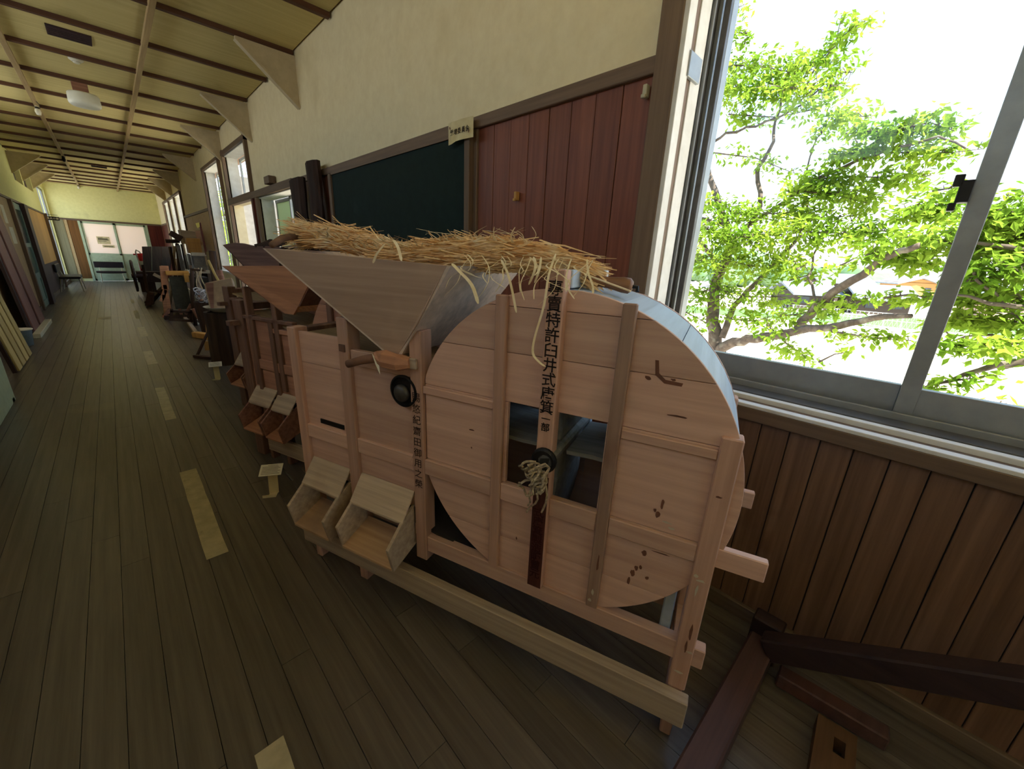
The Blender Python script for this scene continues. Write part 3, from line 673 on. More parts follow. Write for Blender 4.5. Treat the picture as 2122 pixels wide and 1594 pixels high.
# ---- middle machine
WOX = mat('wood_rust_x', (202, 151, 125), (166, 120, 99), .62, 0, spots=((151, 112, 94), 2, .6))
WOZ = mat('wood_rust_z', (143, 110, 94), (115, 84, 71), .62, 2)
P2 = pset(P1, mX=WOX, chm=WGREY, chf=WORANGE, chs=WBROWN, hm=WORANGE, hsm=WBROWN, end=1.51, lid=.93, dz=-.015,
   posts=[(-.005, .040, .0, .045, .0, .93, WOZ), (.258, .291, -.003, .014, .342, 1.20, WOZ), (.429, .474, -.014, .03, .342, 1.26, WOZ), (.588, .622, -.003, .014, .342, 1.20, WOZ), (.70, .735, -.003, .014, .62, 1.15, WOZ),
          (1.010, 1.068, .0, .055, .0, .90, WGREY), (1.205, 1.242, .0, .055, .24, .915, WOZ), (1.378, 1.41, .0, .055, .24, .93, WOZ), (1.47, 1.55, .0, .06, .0, 1.008, WOZ), (1.41, 1.435, .0, .04, .5, 1.09, WOZ), (1.15, 1.19, .0, .04, .5, 1.13, WOZ),
          (-.005, .040, D-.045, D, .0, .93, WOZ), (.42, .465, D-.03, D, .3, 1.26, WOZ), (.878, .925, D-.05, D, .0, 1.05, WOZ), (1.47, 1.55, D-.05, D, .0, 1.0, WOZ)],
   rails=[(.04, .588, .002, .014, .604, .654, WOX), (.622, 1.01, .002, .014, .604, .654, WOX), (1.068, 1.24, .004, .018, .61, .668, WOX), (1.242, 1.40, .004, .018, .61, .668, WOX), (1.06, 1.25, .004, .03, .845, .872, WOX), (1.02, 1.47, .0, .03, .905, .925, WOZ),
          (-.03, 1.0, .006, .040, .280, .342, WOX), (-.016, 1.36, -.03, -.002, .085, .18, WGREY), (-.016, 1.5, D, D+.02, .1, .19, WOX), (1.47, 1.55, .055, D-.05, .95, .99, WOZ), (1.5, 1.54, -.06, .0, .86, .89, WOZ)],
   feet=[(1.205, 1.242, .002, .05, 0, .24, WOZ, .003), (1.378, 1.41, .002, .05, 0, .24, WOZ, .003)],
   body=[(.88, 1.04, .44, .90), (1.04, 1.22, .44, .60), (1.04, 1.22, .60, .86), (1.22, 1.49, .44, .60), (1.22, 1.49, .60, .92)],
   chutes=[(1.072, 1.24, .478), (1.254, 1.456, .484)],
   hop=dict(front=[(1.515, -.035, 1.200), (.72, -.035, 1.235), (.86, -.018, 1.10), (.95, .0, 1.02), (1.00, .0, .97), (1.07, .0, .97)], sides={'hopper_near_side': (1, 3), 'hopper_far_side': (5, 0)}))
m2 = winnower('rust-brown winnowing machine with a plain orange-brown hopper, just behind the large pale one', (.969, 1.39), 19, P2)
# ---- far machine: dark hopper with a wavy worn upper edge
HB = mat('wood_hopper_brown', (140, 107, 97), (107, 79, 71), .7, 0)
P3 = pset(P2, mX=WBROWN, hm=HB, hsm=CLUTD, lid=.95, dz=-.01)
P3['hop'] = dict(front=[(1.36, -.035, 1.318), (1.30, -.035, 1.328), (1.22, -.035, 1.336), (1.12, -.035, 1.334), (1.02, -.035, 1.322), (.92, -.035, 1.318), (.85, -.035, 1.322), (.70, -.035, 1.318), (.80, -.018, 1.12), (.88, .0, 1.0), (.93, .0, 1.0)], sides={'hopper_near_side': (7, 9), 'hopper_far_side': (10, 0)})
P3['posts'] = [p for i, p in enumerate(P2['posts']) if i not in (9, 10)]
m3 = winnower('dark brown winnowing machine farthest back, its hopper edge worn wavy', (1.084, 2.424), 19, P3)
b = WB()
for i in range(7): b.beam(S(.98-.03*i, -.03+.01*(i % 3), 1.32), S(.90-.03*i, .02, 1.345+.015*(i % 2)), .03, .02)
b.build('splintered_edge', CLUTD, m3)

def m1w(s, v, z):
    t = rad(19); return Vector((.909-math.sin(t)*s+math.cos(t)*v, .196+math.cos(t)*s+math.sin(t)*v, z))
# ---- straw: two sheaves lying on the front hopper
def smooth(P, k=4):
    Q = []
    for i in range(len(P)-1):
        a, b_, c, d = P[max(i-1, 0)], P[i], P[i+1], P[min(i+2, len(P)-1)]
        for j in range(k):
            t = j/k; Q.append(.5*((2*b_)+(c-a)*t+(2*a-5*b_+4*c-d)*t*t+(3*b_-a-3*c+d)*t**3))
    return Q+[P[-1]]
def sheaf(label, line, rad_, n, seed, spread=.035, frayA=1, frayB=1, group='straw sheaves on the front hopper', m=None):
    rr = random.Random(seed); V = []; F = []; P = [m1w(*p) for p in line]
    seg = [0]
    for a, b_ in zip(P[:-1], P[1:]): seg.append(seg[-1]+(b_-a).length)
    L = seg[-1]
    def pos(d):
        d = max(0, min(L, d))
        for i in range(len(P)-1):
            if d <= seg[i+1]:
                t = (d-seg[i])/(seg[i+1]-seg[i]); return P[i].lerp(P[i+1], t), (P[i+1]-P[i]).normalized()
        return P[-1], (P[-1]-P[-2]).normalized()
    for i in range(n):
        ln = rr.uniform(.18, .36); d0 = rr.uniform(-.09*frayA, L-ln+.06*frayB); th_ = rr.uniform(0, 2*math.pi); q = math.sqrt(rr.random())
        nseg = 4; w_ = rr.uniform(.0009, .0024); tw = rr.uniform(0, math.pi)
        wob = [Vector((rr.uniform(-1, 1), rr.uniform(-1, 1), rr.uniform(-1, 1)))*.006 for _ in range(nseg+1)]
        flare = rr.uniform(.4, 1.7); b = len(V); lift = rr.uniform(.0, spread) if rr.random() < .12 else 0; sg_ = rr.choice((0, 1))
        for k in range(nseg+1):
            d = d0+ln*k/nseg; c, dr = pos(d); ex = 0
            if d < 0: c = c+dr*d; ex = -d
            if d > L: c = c+dr*(d-L); ex = d-L
            r_ = rad_(max(0, min(1, d/L)))*q*(1+ex*3*flare); side = dr.cross(Vector((0, 0, 1))).normalized(); up = side.cross(dr)
            p = c+side*math.cos(th_)*r_*1.25+up*math.sin(th_)*r_+wob[k]*(1+2*(k in (0, nseg)))
            if lift: p += up*lift*((k/nseg if sg_ else 1-k/nseg)**2)
            ww = (side*math.cos(tw)+up*math.sin(tw))*w_*(.35 if k in (0, nseg) and rr.random() < .5 else 1)
            V.append(tuple(p-ww)); V.append(tuple(p+ww))
            if k: F.append((b+2*k-2, b+2*k-1, b+2*k+1, b+2*k))
    mb = MB(); mb.v = V; mb.f = F; o = mb.build('straw_sheaf', m or STRAWM, None, fixn=False, kind='stuff'); tag(o, label, 'straw', group); return o
sheaf('straw sheaf at the far end of the front hopper, frayed heads against the dark log', [(1.54, .15, 1.358), (1.42, .15, 1.355), (1.25, .15, 1.335), (1.10, .15, 1.308), (.98, .15, 1.296)], lambda t: .042-.020*t, 3800, 1)
s2 = sheaf('straw sheaf at the near end of the front hopper, stalks hanging over the round drum', [(1.10, .13, 1.296), (.95, .13, 1.303), (.80, .13, 1.311), (.66, .13, 1.313), (.55, .13, 1.305), (.46, .12, 1.290), (.42, .12, 1.275)], lambda t: .026+.017*math.sin(math.pi*min(1, t*1.05)), 4600, 2)
b = MB(); rr = random.Random(11)
def hang(pts, w=.003):
    P = smooth([m1w(*p) for p in pts]); base = len(b.v)
    for k, p in enumerate(P):
        tt = Vector((.6, -.5, .2)).normalized()*w*(.4 if k in (0, len(P)-1) else 1); b.v += [tuple(p-tt), tuple(p+tt)]
        if k: b.f.append((base+2*k-2, base+2*k-1, base+2*k+1, base+2*k))
hang([(.74, -.03, 1.285), (.70, -.05, 1.265), (.665, -.05, 1.235), (.645, -.05, 1.19)], .0045)
hang([(.62, .02, 1.30), (.58, -.02, 1.27), (.56, -.03, 1.23), (.545, -.03, 1.175)], .003)
hang([(.47, .02, 1.32), (.465, -.03, 1.27), (.468, -.04, 1.20), (.487, -.04, 1.12), (.489, -.04, 1.08), (.470, -.04, 1.06), (.455, -.035, 1.05)], .003)
hang([(.50, .0, 1.31), (.49, -.03, 1.28), (.50, -.03, 1.25)], .003); hang([(.52, .0, 1.31), (.50, -.03, 1.285), (.515, -.03, 1.245)], .0035)
hang([(.43, .02, 1.31), (.425, -.02, 1.27), (.418, -.03, 1.235)], .002); hang([(.95, -.05, 1.33), (.975, -.06, 1.30), (.99, -.06, 1.275)], .004)
hang([(.40, .05, 1.31), (.385, .02, 1.28), (.365, .0, 1.25), (.36, -.01, 1.235)], .0025); hang([(.92, -.05, 1.34), (.90, -.055, 1.32), (.885, -.06, 1.285)], .004)
for i in range(22):
    s_ = rr.uniform(.36, .78); L_ = rr.uniform(.04, .10); h = [(s_, rr.uniform(-.02, .10), 1.31), (s_-rr.uniform(-.02, .04), -.02, 1.30-L_*.2), (s_-rr.uniform(-.03, .06), -.045, 1.30-L_*.6), (s_-rr.uniform(-.03, .06), -.05, 1.30-L_)]
    hang(h, rr.uniform(.0008, .0018))
for i in range(60):
    s_ = rr.uniform(.56, 1.45); z_ = 1.345 if s_ < .9 or s_ > 1.25 else 1.315
    hang([(s_, .1, z_), (s_-.03*rr.uniform(-1, 1), .08, z_+.02), (s_-.06*rr.uniform(-1, 1), .05, z_+rr.uniform(.01, .04))], rr.uniform(.0008, .002))
o = b.build('loose_straws', STRAWP, s2, fixn=False, kind='stuff')

# ---- turned wooden crank handle resting on the drum
hd = thing('crank_handle', 'turned wooden crank handle with iron ends lying on top of the round drum', 'handle', tuple(m1w(.355, .11, 1.256)), rad(19-90+5))
b = MB(); b.lathe([(.010, -.062), (.016, -.058), (.0165, -.04), (.0135, -.02), (.0155, .01), (.0195, .035), (.0195, .052), (.012, .060)], (0, 0, 0), 0, 18); b.build('grip', mat('turned_wood', (150, 108, 76), (118, 80, 56), .45, 0), hd, smooth=True)
b = MB(); b.lathe([(.012, -.070), (.014, -.066), (.010, -.062)], (0, 0, 0), 0, 12); b.lathe([(.005, -.084), (.005, -.068)], (0, 0, 0), 0, 8); b.tube([(.058, 0, 0), (.072, 0, .0), (.074, -.006, -.010)], .005, 8); b.build('iron_pin', BLACKM, hd)
hd.rotation_euler = (0, rad(6), rad(19-90+5))
sk = MB(); sk.beam(m1w(.40, .07, 1.272), m1w(.285, .035, 1.243), .006, .003); tag(sk.build('split_bamboo', STRAWP), 'single flat split-bamboo strip lying across the crank handle', 'straw')
# ---- crooked stick across the far end of the front hopper
b = MB(); b.tube([at(563, 508, 1, 1.55), at(585, 494, 1, 1.60), at(600, 491, 1, 1.66), at(640, 493, 1, 1.72), at(655, 496, 1, 1.76)], [.010, .012, .012, .011, .010], 8)
tag(b.build('crooked_stick', mat('stick', (130, 98, 74), (100, 74, 56), .8), smooth=True), 'crooked bare stick poking out from under the straw over the hopper', 'stick')

# ================================================================== things on the right wall
bb = thing('blackboard', 'large dark green blackboard on the right wall behind the winnowing machines', 'blackboard', (1.505, 2.87, 1.4))
MB().box(-.012, .008, -.94, .95, -.55, .535).build('board', BBOARD, bb)
MB().box(-.03, .01, -.985, -.94, -.60, .545).build('frame_upright', TRIMZ, bb, .003); MB().box(-.03, .01, .95, 1.0, -.60, .545).build('frame_upright', TRIMZ, bb, .003)
MB().box(-.022, .01, -.94, .95, .535, .553).build('frame_rail', TRIM, bb); MB().box(-.07, .01, -.94, .95, -.60, -.55).build('chalk_tray', TRIM, bb, .003)
nt_ = thing('paper_tag', 'small handwritten yellowed paper tag pinned over the corner of the blackboard', 'notice', (1.468, 1.945, 1.952))
b = MB(); P = []
for i in range(7):
    y = .105-.21*i/6; bow = -.012*math.sin(i/6*3.1)-.008*(i < 2)
    P.append((bow, y))
for (x, y) in P: b.v += [(x, y, -.048-.010*(y > .05)), (x, y, .048)]
for i in range(6): b.f.append((2*i, 2*i+2, 2*i+3, 2*i+1))
b.build('sheet', PAPER, nt_, fixn=False)
letters('栽培委員会', .030, INK, nt_, (-.0135, .066, -.004), (0, -1, 0), (0, 0, 1), 'handwriting', False, .034)
b = MB(); b.beam((-.014, .086, .026), (-.014, .080, .014), .007, .001, up=(1, 0, 0)); b.beam((-.0142, -.086, -.014), (-.0142, -.082, -.026), .007, .001, up=(1, 0, 0)); b.build('tack', PLANKW, nt_)
for (y, z, m) in ((.885, 1.905, CREAMM), (1.535, 1.605, PLYW)):
    h = MB(); h.box(1.490, 1.516, y-.008, y+.008, z-.020, z+.02); h.box(1.482, 1.494, y-.008, y+.008, z-.024, z-.012)
    tag(h.build('wall_hook', m, bevel=.002), 'small pale metal hook at the top corner of the red plank wall' if z > 1.8 else 'small wooden peg on the red plank wall right of the blackboard', 'hook')
def rough_slab(name, P0, P1, w, t, m, seed, up, label, cat, n=10):
    rr = random.Random(seed); b = MB(); P0 = Vector(P0); P1 = Vector(P1); d = (P1-P0).normalized(); u = Vector(up).normalized(); c = d.cross(u).normalized(); k = 8
    for i in range(n+1):
        p = P0.lerp(P1, i/n); ww = w*(1+rr.uniform(-.16, .12))
        for j in range(k):
            a = 2*math.pi*j/k; rad2 = 1+rr.uniform(-.12, .12); b.v.append(tuple(p+c*math.cos(a)*ww/2*rad2+u*math.sin(a)*t/2*rad2+c*rr.uniform(-.008, .008)))
    for i in range(n):
        for j in range(k): j2 = (j+1) % k; b.f.append((i*k+j, i*k+j2, (i+1)*k+j2, (i+1)*k+j))
    b.f.append(tuple(range(k))[::-1]); b.f.append(tuple(n*k+j for j in range(k)))
    return tag(b.build(name, m), label, cat)
LOGM = mat('log_dark', (70, 50, 42), (36, 26, 24), .9, 2, gs=.7, bump=.8)
rough_slab('weathered_slab', (1.40, 4.02, .35), (1.44, 4.10, 2.06), .26, .09, LOGM, 1, (1, 0, 0), 'tall black weathered wood slab leaning beside the blackboard', 'slab')
rough_slab('weathered_slab', (1.38, 4.42, .35), (1.43, 4.50, 1.96), .40, .10, LOGM, 2, (1, 0, 0), 'shorter ragged dark slab between the tall black one and the window', 'slab')
# ================================================================== ceiling things
for (xa, xb, ya, yb, lb) in ((-.05, .225, 5.68, 5.93, 'dark rectangular ceiling vent nearest the camera'), (.04, .31, 14.5, 14.75, 'small dark ceiling vent far down the corridor')):
    v = MB(); v.box(xa, xb, ya, yb, ZC-.008, ZC); o = v.build('ceiling_vent', mat('vent_dark', (66, 42, 46), (50, 32, 36), .7)); tag(o, lb, 'vent')
    for i in range(5): MB().box(xa+.01, xb-.01, ya+.03+i*.045, ya+.036+i*.045, ZC-.014, ZC-.008).build('slat', PILLP, o)
sdm = thing('smoke_detector', 'white round smoke detector on the ceiling', 'detector', (.10, 6.42, ZC))
MB().lathe([(0, -.05), (.022, -.05), (.03, -.04), (.045, -.030), (.055, -.022), (.055, 0)], (0, 0, 0), 2, 20).build('housing', PAPERW, sdm); MB().lathe([(.031, -.040), (.034, -.036), (.031, -.032)], (0, 0, 0), 2, 16).build('dark_ring', BLACKM, sdm)
lp = thing('ceiling_lamp', 'white drum-shaped ceiling lamp hanging from a short brown block', 'lamp', (.10, 7.25, ZC))
MB().lathe([(0, -.265), (.07, -.263), (.115, -.255), (.132, -.24), (.136, -.22), (.132, -.14), (.122, -.128), (0, -.128)], (0, 0, 0), 2, 28).build('shade', mat('lamp_white', (240, 240, 230), (230, 230, 218), .4, bump=0), lp, smooth=True)
MB().box(-.075, .055, -.07, .07, -.128, 0).build('mount', WBROWN, lp, .004)
for i, (y, lb) in enumerate(((8.75, 'white spotlight socket with a black cord on the left ceiling batten, nearest one'), (13.2, 'dark lamp socket on the left ceiling batten, middle one'), (19.3, 'small white bulb at the end wall on the left ceiling batten'))):
    t_ = thing('lamp_socket', lb, 'lamp', (-.35, y, ZC-.055))
    MB().lathe([(0, -.11), (.02, -.105), (.03, -.07), (.026, -.045), (.018, -.03), (.018, 0)], (0, 0, 0), 2, 14).build('bulb', PAPERW if i != 1 else BLACKM, t_, smooth=True)
    MB().lathe([(.021, -.05), (.021, -.02), (.014, 0)], (0, 0, 0), 2, 10).build('socket_base', BLACKM, t_)
    c = MB(); c.tube([(.0, -.0, -.02), (.03, -.08, -.035), (.035, -.2, -.02), (.01, -.3, .01)], .004, 5); c.build('cord', BLACKM, t_)
# ================================================================== notices on the left wall, sign at the corner
for i, (px0, py0, px1, py1, lb) in enumerate(((5, 425, 12, 462, 'narrow white paper strip on the left wall near the photo edge, upper one'), (8, 464, 19, 502, 'narrow white paper strip on the left wall, lower one nearest the photo edge'), (18, 470, 36, 505, 'long white paper strip right beside the teal glazed door'))):
    a = at(px0, py0, 0, XL+.002); b_ = at(px1, py1, 0, XL+.002)
    o = MB().box(XL+.0, XL+.004, b_.y if b_.y < a.y else a.y, max(a.y, b_.y)+.03, b_.z, a.z).build('wall_notice', PAPERW); tag(o, lb, 'notice')
sg = thing('door_sign', 'black sign with four white characters at the far left corner', 'sign', (-1.0, 17.62, 1.88))
MB().box(-.14, .13, -.01, .01, -.05, .045).build('board', BLACKM, sg)
letters('農具の部', .055, PAPERW, sg, (-.085, -.0108, -.004), (1, 0, 0), (0, 0, 1), 'lettering', False, .058)
b = MB(); b.tube([(-.15, 0, -.05), (-.15, 0, .10), (.11, 0, .09)], .005, 6); b.build('bracket', BLACKM, sg)
# ================================================================== floor tape strips
for (xa, xb, ya, yb, lb) in ((.055, .135, 1.89, 2.85, 'worn pale tape strip on the floor, the long one beside the front machine'), (.068, .135, 3.86, 4.86, 'second worn tape strip from the camera end of the floor line'), (.065, .155, 5.9, 6.71, 'third tape strip of the floor line, level with the small card stand'),
        (.09, .175, 7.85, 8.8, 'fourth tape strip of the floor line'), (.11, .18, 9.85, 11.1, 'fifth tape strip of the floor line, beside the dark clutter'), (.13, .19, 12.5, 13.5, 'farthest tape strip of the floor line'), (-.36, -.22, 9.98, 10.3, 'lone tape patch left of the floor line'), (.03, .10, .45, .95, 'tape strip at the bottom edge of the photo')):
    b = MB(); n = 8
    for i in range(n+1):
        y = ya+(yb-ya)*i/n; j = R.uniform(-.002, .002); b.v += [(xa+j, y, .0012), (xb+j, y, .0012)]
        if i: b.f.append((2*i-2, 2*i-1, 2*i+1, 2*i))
    tag(b.build('floor_tape', TAPE, fixn=False), lb, 'tape')
# ================================================================== card stands
def cardstand(x, y, rz, h, lb, sc=1.0):
    t = thing('card_stand', lb, 'sign', (x, y, 0), rz)
    b = MB(); b.hull8([(-.02, -.045, 0), (.02, -.045, 0), (.02, .005, 0), (-.02, .005, 0), (-.02, -.045, .003), (.02, -.045, .003), (.02, .005, .003), (-.02, .005, .003)]); b.box(-.045, .02, -.05, -.044, 0, .014); b.build('base', PAPER, t)
    b = MB(); b.prism([(-.024, -.004, 0), (.024, -.004, 0), (.024, .022, h), (-.024, .022, h)], (0, .002, 0)); b.build('stem', PAPER, t)
    b = MB(); b.prism([(-.055, -.03, h-.012), (.055, -.03, h-.012), (.055, .04, h+.02), (-.055, .04, h+.02)], (0, .0, .002)); b.build('card', PAPERW, t)
    b = MB()
    for i in range(7):
        f_ = (i+1)/8.2; yy = -.03+.07*f_; zz = h-.012+.032*f_+.0028; x0_ = -.045; x1_ = .035 if i % 2 else .045
        if i == 6: x0_, x1_ = -.02, .03
        b.prism([(x0_, yy, zz), (x1_, yy, zz), (x1_, yy+(.008 if i == 6 else .002), zz+.001), (x0_, yy+(.008 if i == 6 else .002), zz+.001)], (0, 0, .0002))
    b.build('printed_lines', mat('ink_grey', (96, 84, 70), (80, 70, 58), .8, bump=0), t)
    return t
cardstand(.415, 2.27, rad(-28), .135, 'cream card stand with a tilted printed card beside the front machine')
cardstand(.56, 4.88, rad(-10), .15, 'small white card stand on the floor beside the far machine and the dark stump')
st = MB(); st.tube([(.47, 2.30, .13), (.485, 2.27, .10), (.505, 2.23, .06)], .007, 6); tag(st.build('metal_strip', ALUD), 'bent grey strip between the card stand and the chute', 'strip')
# ================================================================== beams lying at lower right
FRM = mat('wood_red_beam', (96, 70, 66), (74, 54, 50), .55, 0, spots=((104, 60, 46), 3, .6)); FRD = mat('wood_purple_dark', (60, 44, 44), (42, 32, 34), .6, 1)
wf = thing('timber_frame', 'reddish-brown timber frame lying on the floor at the lower right corner', 'frame', (1.30, .1, 0))
b = MB(); b.beam((-.95, .02, .05), (.10, -.005, .05), .078, .10); b.build('near_beam', FRM, wf, .006)
b = MB(); b.beam((.03, -.02, .11), (.02, -.95, .72), .06, .075); b.build('slanting_beam', FRD, wf, .005)
b = MB(); b.box(.07, .13, -.05, .04, .0, .16); b.build('joint_block', FRD, wf, .005)
b = MB(); b.beam((.03, -.07, .03), (.05, -.34, .03), .05, .05); b.build('short_brace', FRM, wf, .004)
bl = thing('holed_board', 'short brown board with one oval hole lying in the lower right corner', 'board', (1.10, -.14, .0), rad(3))
b = MB(); P = [(-.22, -.045), (.17, -.045), (.17, .045), (-.22, .045)]
hc = (.10, -.01); N = 12; outer = []
b.box(-.25, .075, -.045, .045, .0, .05); b.box(.125, .17, -.045, .045, .0, .05); b.box(.075, .125, -.045, -.022, .0, .05); b.box(.075, .125, .004, .045, .0, .05); b.build('board_body', mat('board_brown_dull', (104, 76, 52), (80, 58, 40), .7, 0), bl)
MB().box(.075, .125, -.022, .004, .0, .006).build('hole_bottom', DARKIN, bl)
# ================================================================== middle-distance clutter on the right
def pbox(name, m, x0, y0, x1, y1, Y, d, parent=None, bevel=.004, top=None):
    """box whose near face lies in the plane y=Y (x0,y0 = upper left pixel, x1,y1 = lower right)"""
    a = at(x0, y0, 1, Y); c = at(x1, y1, 1, Y); t = top or 1
    w_ = c.x-a.x; b = MB(); b.hull8([(a.x, Y, c.z), (c.x, Y, c.z), (c.x, Y+d, c.z), (a.x, Y+d, c.z), (a.x+w_*(1-t)/2, Y, a.z), (c.x-w_*(1-t)/2, Y, a.z), (c.x-w_*(1-t)/2, Y+d, a.z), (a.x+w_*(1-t)/2, Y+d, a.z)])
    return b.build(name, m, parent, bevel)
def stick(name, m, pts, r, lab, cat, n=7):
    b = MB(); b.tube(pts, r, n); return tag(b.build(name, m, smooth=True), lab, cat)
# stump with basin and paper sack
stp = thing('wooden_stump', 'tall dark hollow wooden stump holding a white basin and a paper sack', 'stump', (.76, 5.55, 0))
MB().lathe([(.155, 0), (.15, .2), (.14, .42), (.145, .60), (.11, .60), (.11, .40), (0, .40)], (0, 0, 0), 2, 12).build('trunk', mat('stump_dark', (86, 66, 52), (48, 36, 30), .85, 2, gs=.6, bump=.5), stp)
MB().box(.10, .36, -.10, .16, 0, .52).build('shade_block', DARKIN, stp, .01)  # near-black block stands in for the shaded space beside the trunk
bs = MB(); bs.lathe([(.10, .0), (.165, .055), (.18, .058), (.17, .05), (.10, .008), (0, .006)], (.80, 5.52, .605), 2, 24); tag(bs.build('basin', WHITEP, smooth=True), 'shallow white basin on top of the dark stump', 'basin')
sk_ = thing('paper_sack', 'pale brown paper sack standing open in the white basin', 'sack', (.82, 5.62, .62))
b = MB(); b.hull8([(-.12, -.06, 0), (.14, -.06, 0), (.14, .07, 0), (-.12, .07, 0), (-.13, -.07, .30), (.12, -.07, .36), (.16, .05, .30), (-.13, .06, .27)]); b.build('sack_body', mat('sack', (196, 166, 134), (170, 142, 114), .85, bump=.1), sk_, .008)
b = MB(); b.hull8([(-.123, -.064, .0), (-.10, -.064, .0), (-.10, -.066, .0), (-.123, -.066, .0), (-.134, -.074, .30), (-.06, -.076, .30), (-.06, -.078, .30), (-.134, -.078, .30)]); b.build('sack_fold', WBROWN, sk_)
stick('bamboo_pole', mat('bamboo', (206, 180, 110), (184, 156, 92), .5), [at(432, 540, 1, 6.6), at(446, 570, 1, 6.4), at(470, 612, 1, 6.1)], .014, 'yellow bamboo pole slanting behind the paper sack', 'pole')
stick('iron_rod', IRONR, [at(408, 738, 1, 6.05), at(430, 690, 1, 6.2), at(452, 640, 1, 6.4), at(440, 600, 1, 6.8)], .016, 'bent dark iron rod leaning against the stump', 'rod')
b = MB(); b.beam(at(404, 738, 2, .02), at(440, 742, 2, .02), .05, .03); tag(b.build('iron_shoe', IRONR), 'flat dark iron shoe on the floor in front of the stump', 'shoe')
# wooden flail / plough handle on the floor
ft = thing('floor_tool', 'pale wooden tool head with a long handle lying on the floor boards', 'tool', (0, 0, 0))
b = MB(); b.beam(at(384, 660, 2, .03), at(408, 692, 2, .03), .05, .05); b.build('handle', WGREY, ft, .004)
b = MB(); b.beam(at(404, 693, 2, .04), at(430, 697, 2, .05), .09, .08); b.build('head', PLYW, ft, .006)
b = MB(); b.beam(at(432, 668, 1, 7.0), at(434, 705, 1, 7.0), .07, .02); tag(b.build('yellow_slat', PLYW, bevel=.002), 'short yellow slat standing beside the floor tool', 'slat')
b = MB(); b.beam(at(430, 707, 1, 6.4), at(432, 728, 1, 6.4), .07, .02); tag(b.build('yellow_slat', PLYW, bevel=.002), 'short yellow slat standing low behind the iron rod', 'slat')
b = MB(); b.lathe([(.0, 0), (.05, .0), (.06, .05), (.04, .08), (0, .085)], (at(408, 666, 2, .05).x, at(408, 666, 2, .05).y, 0), 2, 12); tag(b.build('white_cup', PAPERW, smooth=True), 'small white cup lying among the dark tools', 'cup')
# bundle of wire and twine
rr = random.Random(5); c0 = at(432, 616, 1, 7.6); b = MB()
for i in range(26):
    c = c0+Vector((rr.uniform(-.12, .14), rr.uniform(-.1, .1), rr.uniform(-.07, .08))); r_ = rr.uniform(.03, .10); ax1 = Vector((rr.uniform(-1, 1), rr.uniform(-1, 1), rr.uniform(-.5, .5))).normalized(); ax2 = ax1.orthogonal().normalized()
    b.tube([c+ax1*r_*math.cos(2*math.pi*k/10)+ax2*r_*.6*math.sin(2*math.pi*k/10) for k in range(11)], .008, 4)
tag(b.build('rope_heap', mat('twine_white', (214, 214, 222), (130, 128, 134), .7)), 'heap of tangled white twine behind the stump', 'rope')
bk_ = MB(); bk_.lathe([(.16, 0), (.2, .5), (.19, .5), (.15, .02)], (c0.x, c0.y, .0), 2, 14); tag(bk_.build('basket', CLUTD), 'dark basket under the heap of white twine', 'basket')
# foot thresher with grey panel
th = thing('foot_thresher', 'foot thresher with dark grey front panel, orange side legs and yellow top bar', 'thresher', (0, 0, 0))
pbox('front_panel', CLUTG, 350, 573, 398, 640, 9.6, .05, th)
pbox('top_bar', mat('yellow_wood', (206, 158, 84), (180, 130, 62), .6, 0), 343, 562, 393, 571, 9.55, .14, th)
pbox('corner_block', MATS['yellow_wood'], 380, 565, 393, 585, 9.5, .08, th)
for (x0_, y0_, x1_, y1_) in ((338, 552, 343, 600), (343, 600, 334, 625), (341, 590, 353, 650), (339, 610, 345, 655)):
    b = MB(); b.beam(at(x0_, y0_, 1, 9.7), at(x1_, y1_, 1, 9.7), .10 if y0_ < 560 else .06, .06, up=(0, 1, 0)); b.build('leg', WORANGE, th, .004)
pbox('side_plate', WORANGE, 333, 551, 352, 566, 9.75, .05, th)
for (a, b_) in (((338, 658), (352, 640)), ((392, 640), (397, 658)), ((372, 640), (376, 652)), ((385, 652), (396, 630)), ((345, 656), (392, 657))):
    q = MB(); q.beam(at(a[0], a[1], 1, 9.55), at(b_[0], b_[1], 1, 9.55), .045, .04, up=(0, 1, 0)); q.build('strut', WBROWN, th, .003)
pbox('treadle', CLUTD, 340, 655, 398, 663, 9.5, .35, th)
# plough
pl = thing('wooden_plough', 'dark wooden plough with a long beam lying slanted in front of the far clutter', 'plough', (0, 0, 0))
b = MB(); b.beam(at(306, 630, 1, 11.8), at(345, 590, 1, 12.6), .10, .10, w2=.07, h2=.07); b.build('beam', CLUTD, pl, .006)
b = MB(); b.hull8([at(300, 634, 1, 11.6), at(318, 632, 1, 11.6), at(320, 629, 1, 12.0), at(304, 630, 1, 12.0), at(305, 605, 1, 11.8), at(319, 607, 1, 11.8), at(320, 605, 1, 12.0), at(307, 604, 1, 12.0)]); b.build('share', IRONR, pl, .003)
b = MB(); b.beam(at(306, 606, 1, 11.9), at(296, 550, 1, 12.3), .05, .05); b.build('upright_handle', CLUTD, pl, .004)
b = MB(); b.beam(at(317, 600, 1, 12.1), at(345, 612, 1, 12.1), .05, .05); b.build('cross_piece', CLUTD, pl, .004)
b = MB(); b.beam(at(318, 568, 1, 10.9), at(334, 576, 1, 10.9), .05, .06); b.build('handle', WGREY, th, .004)
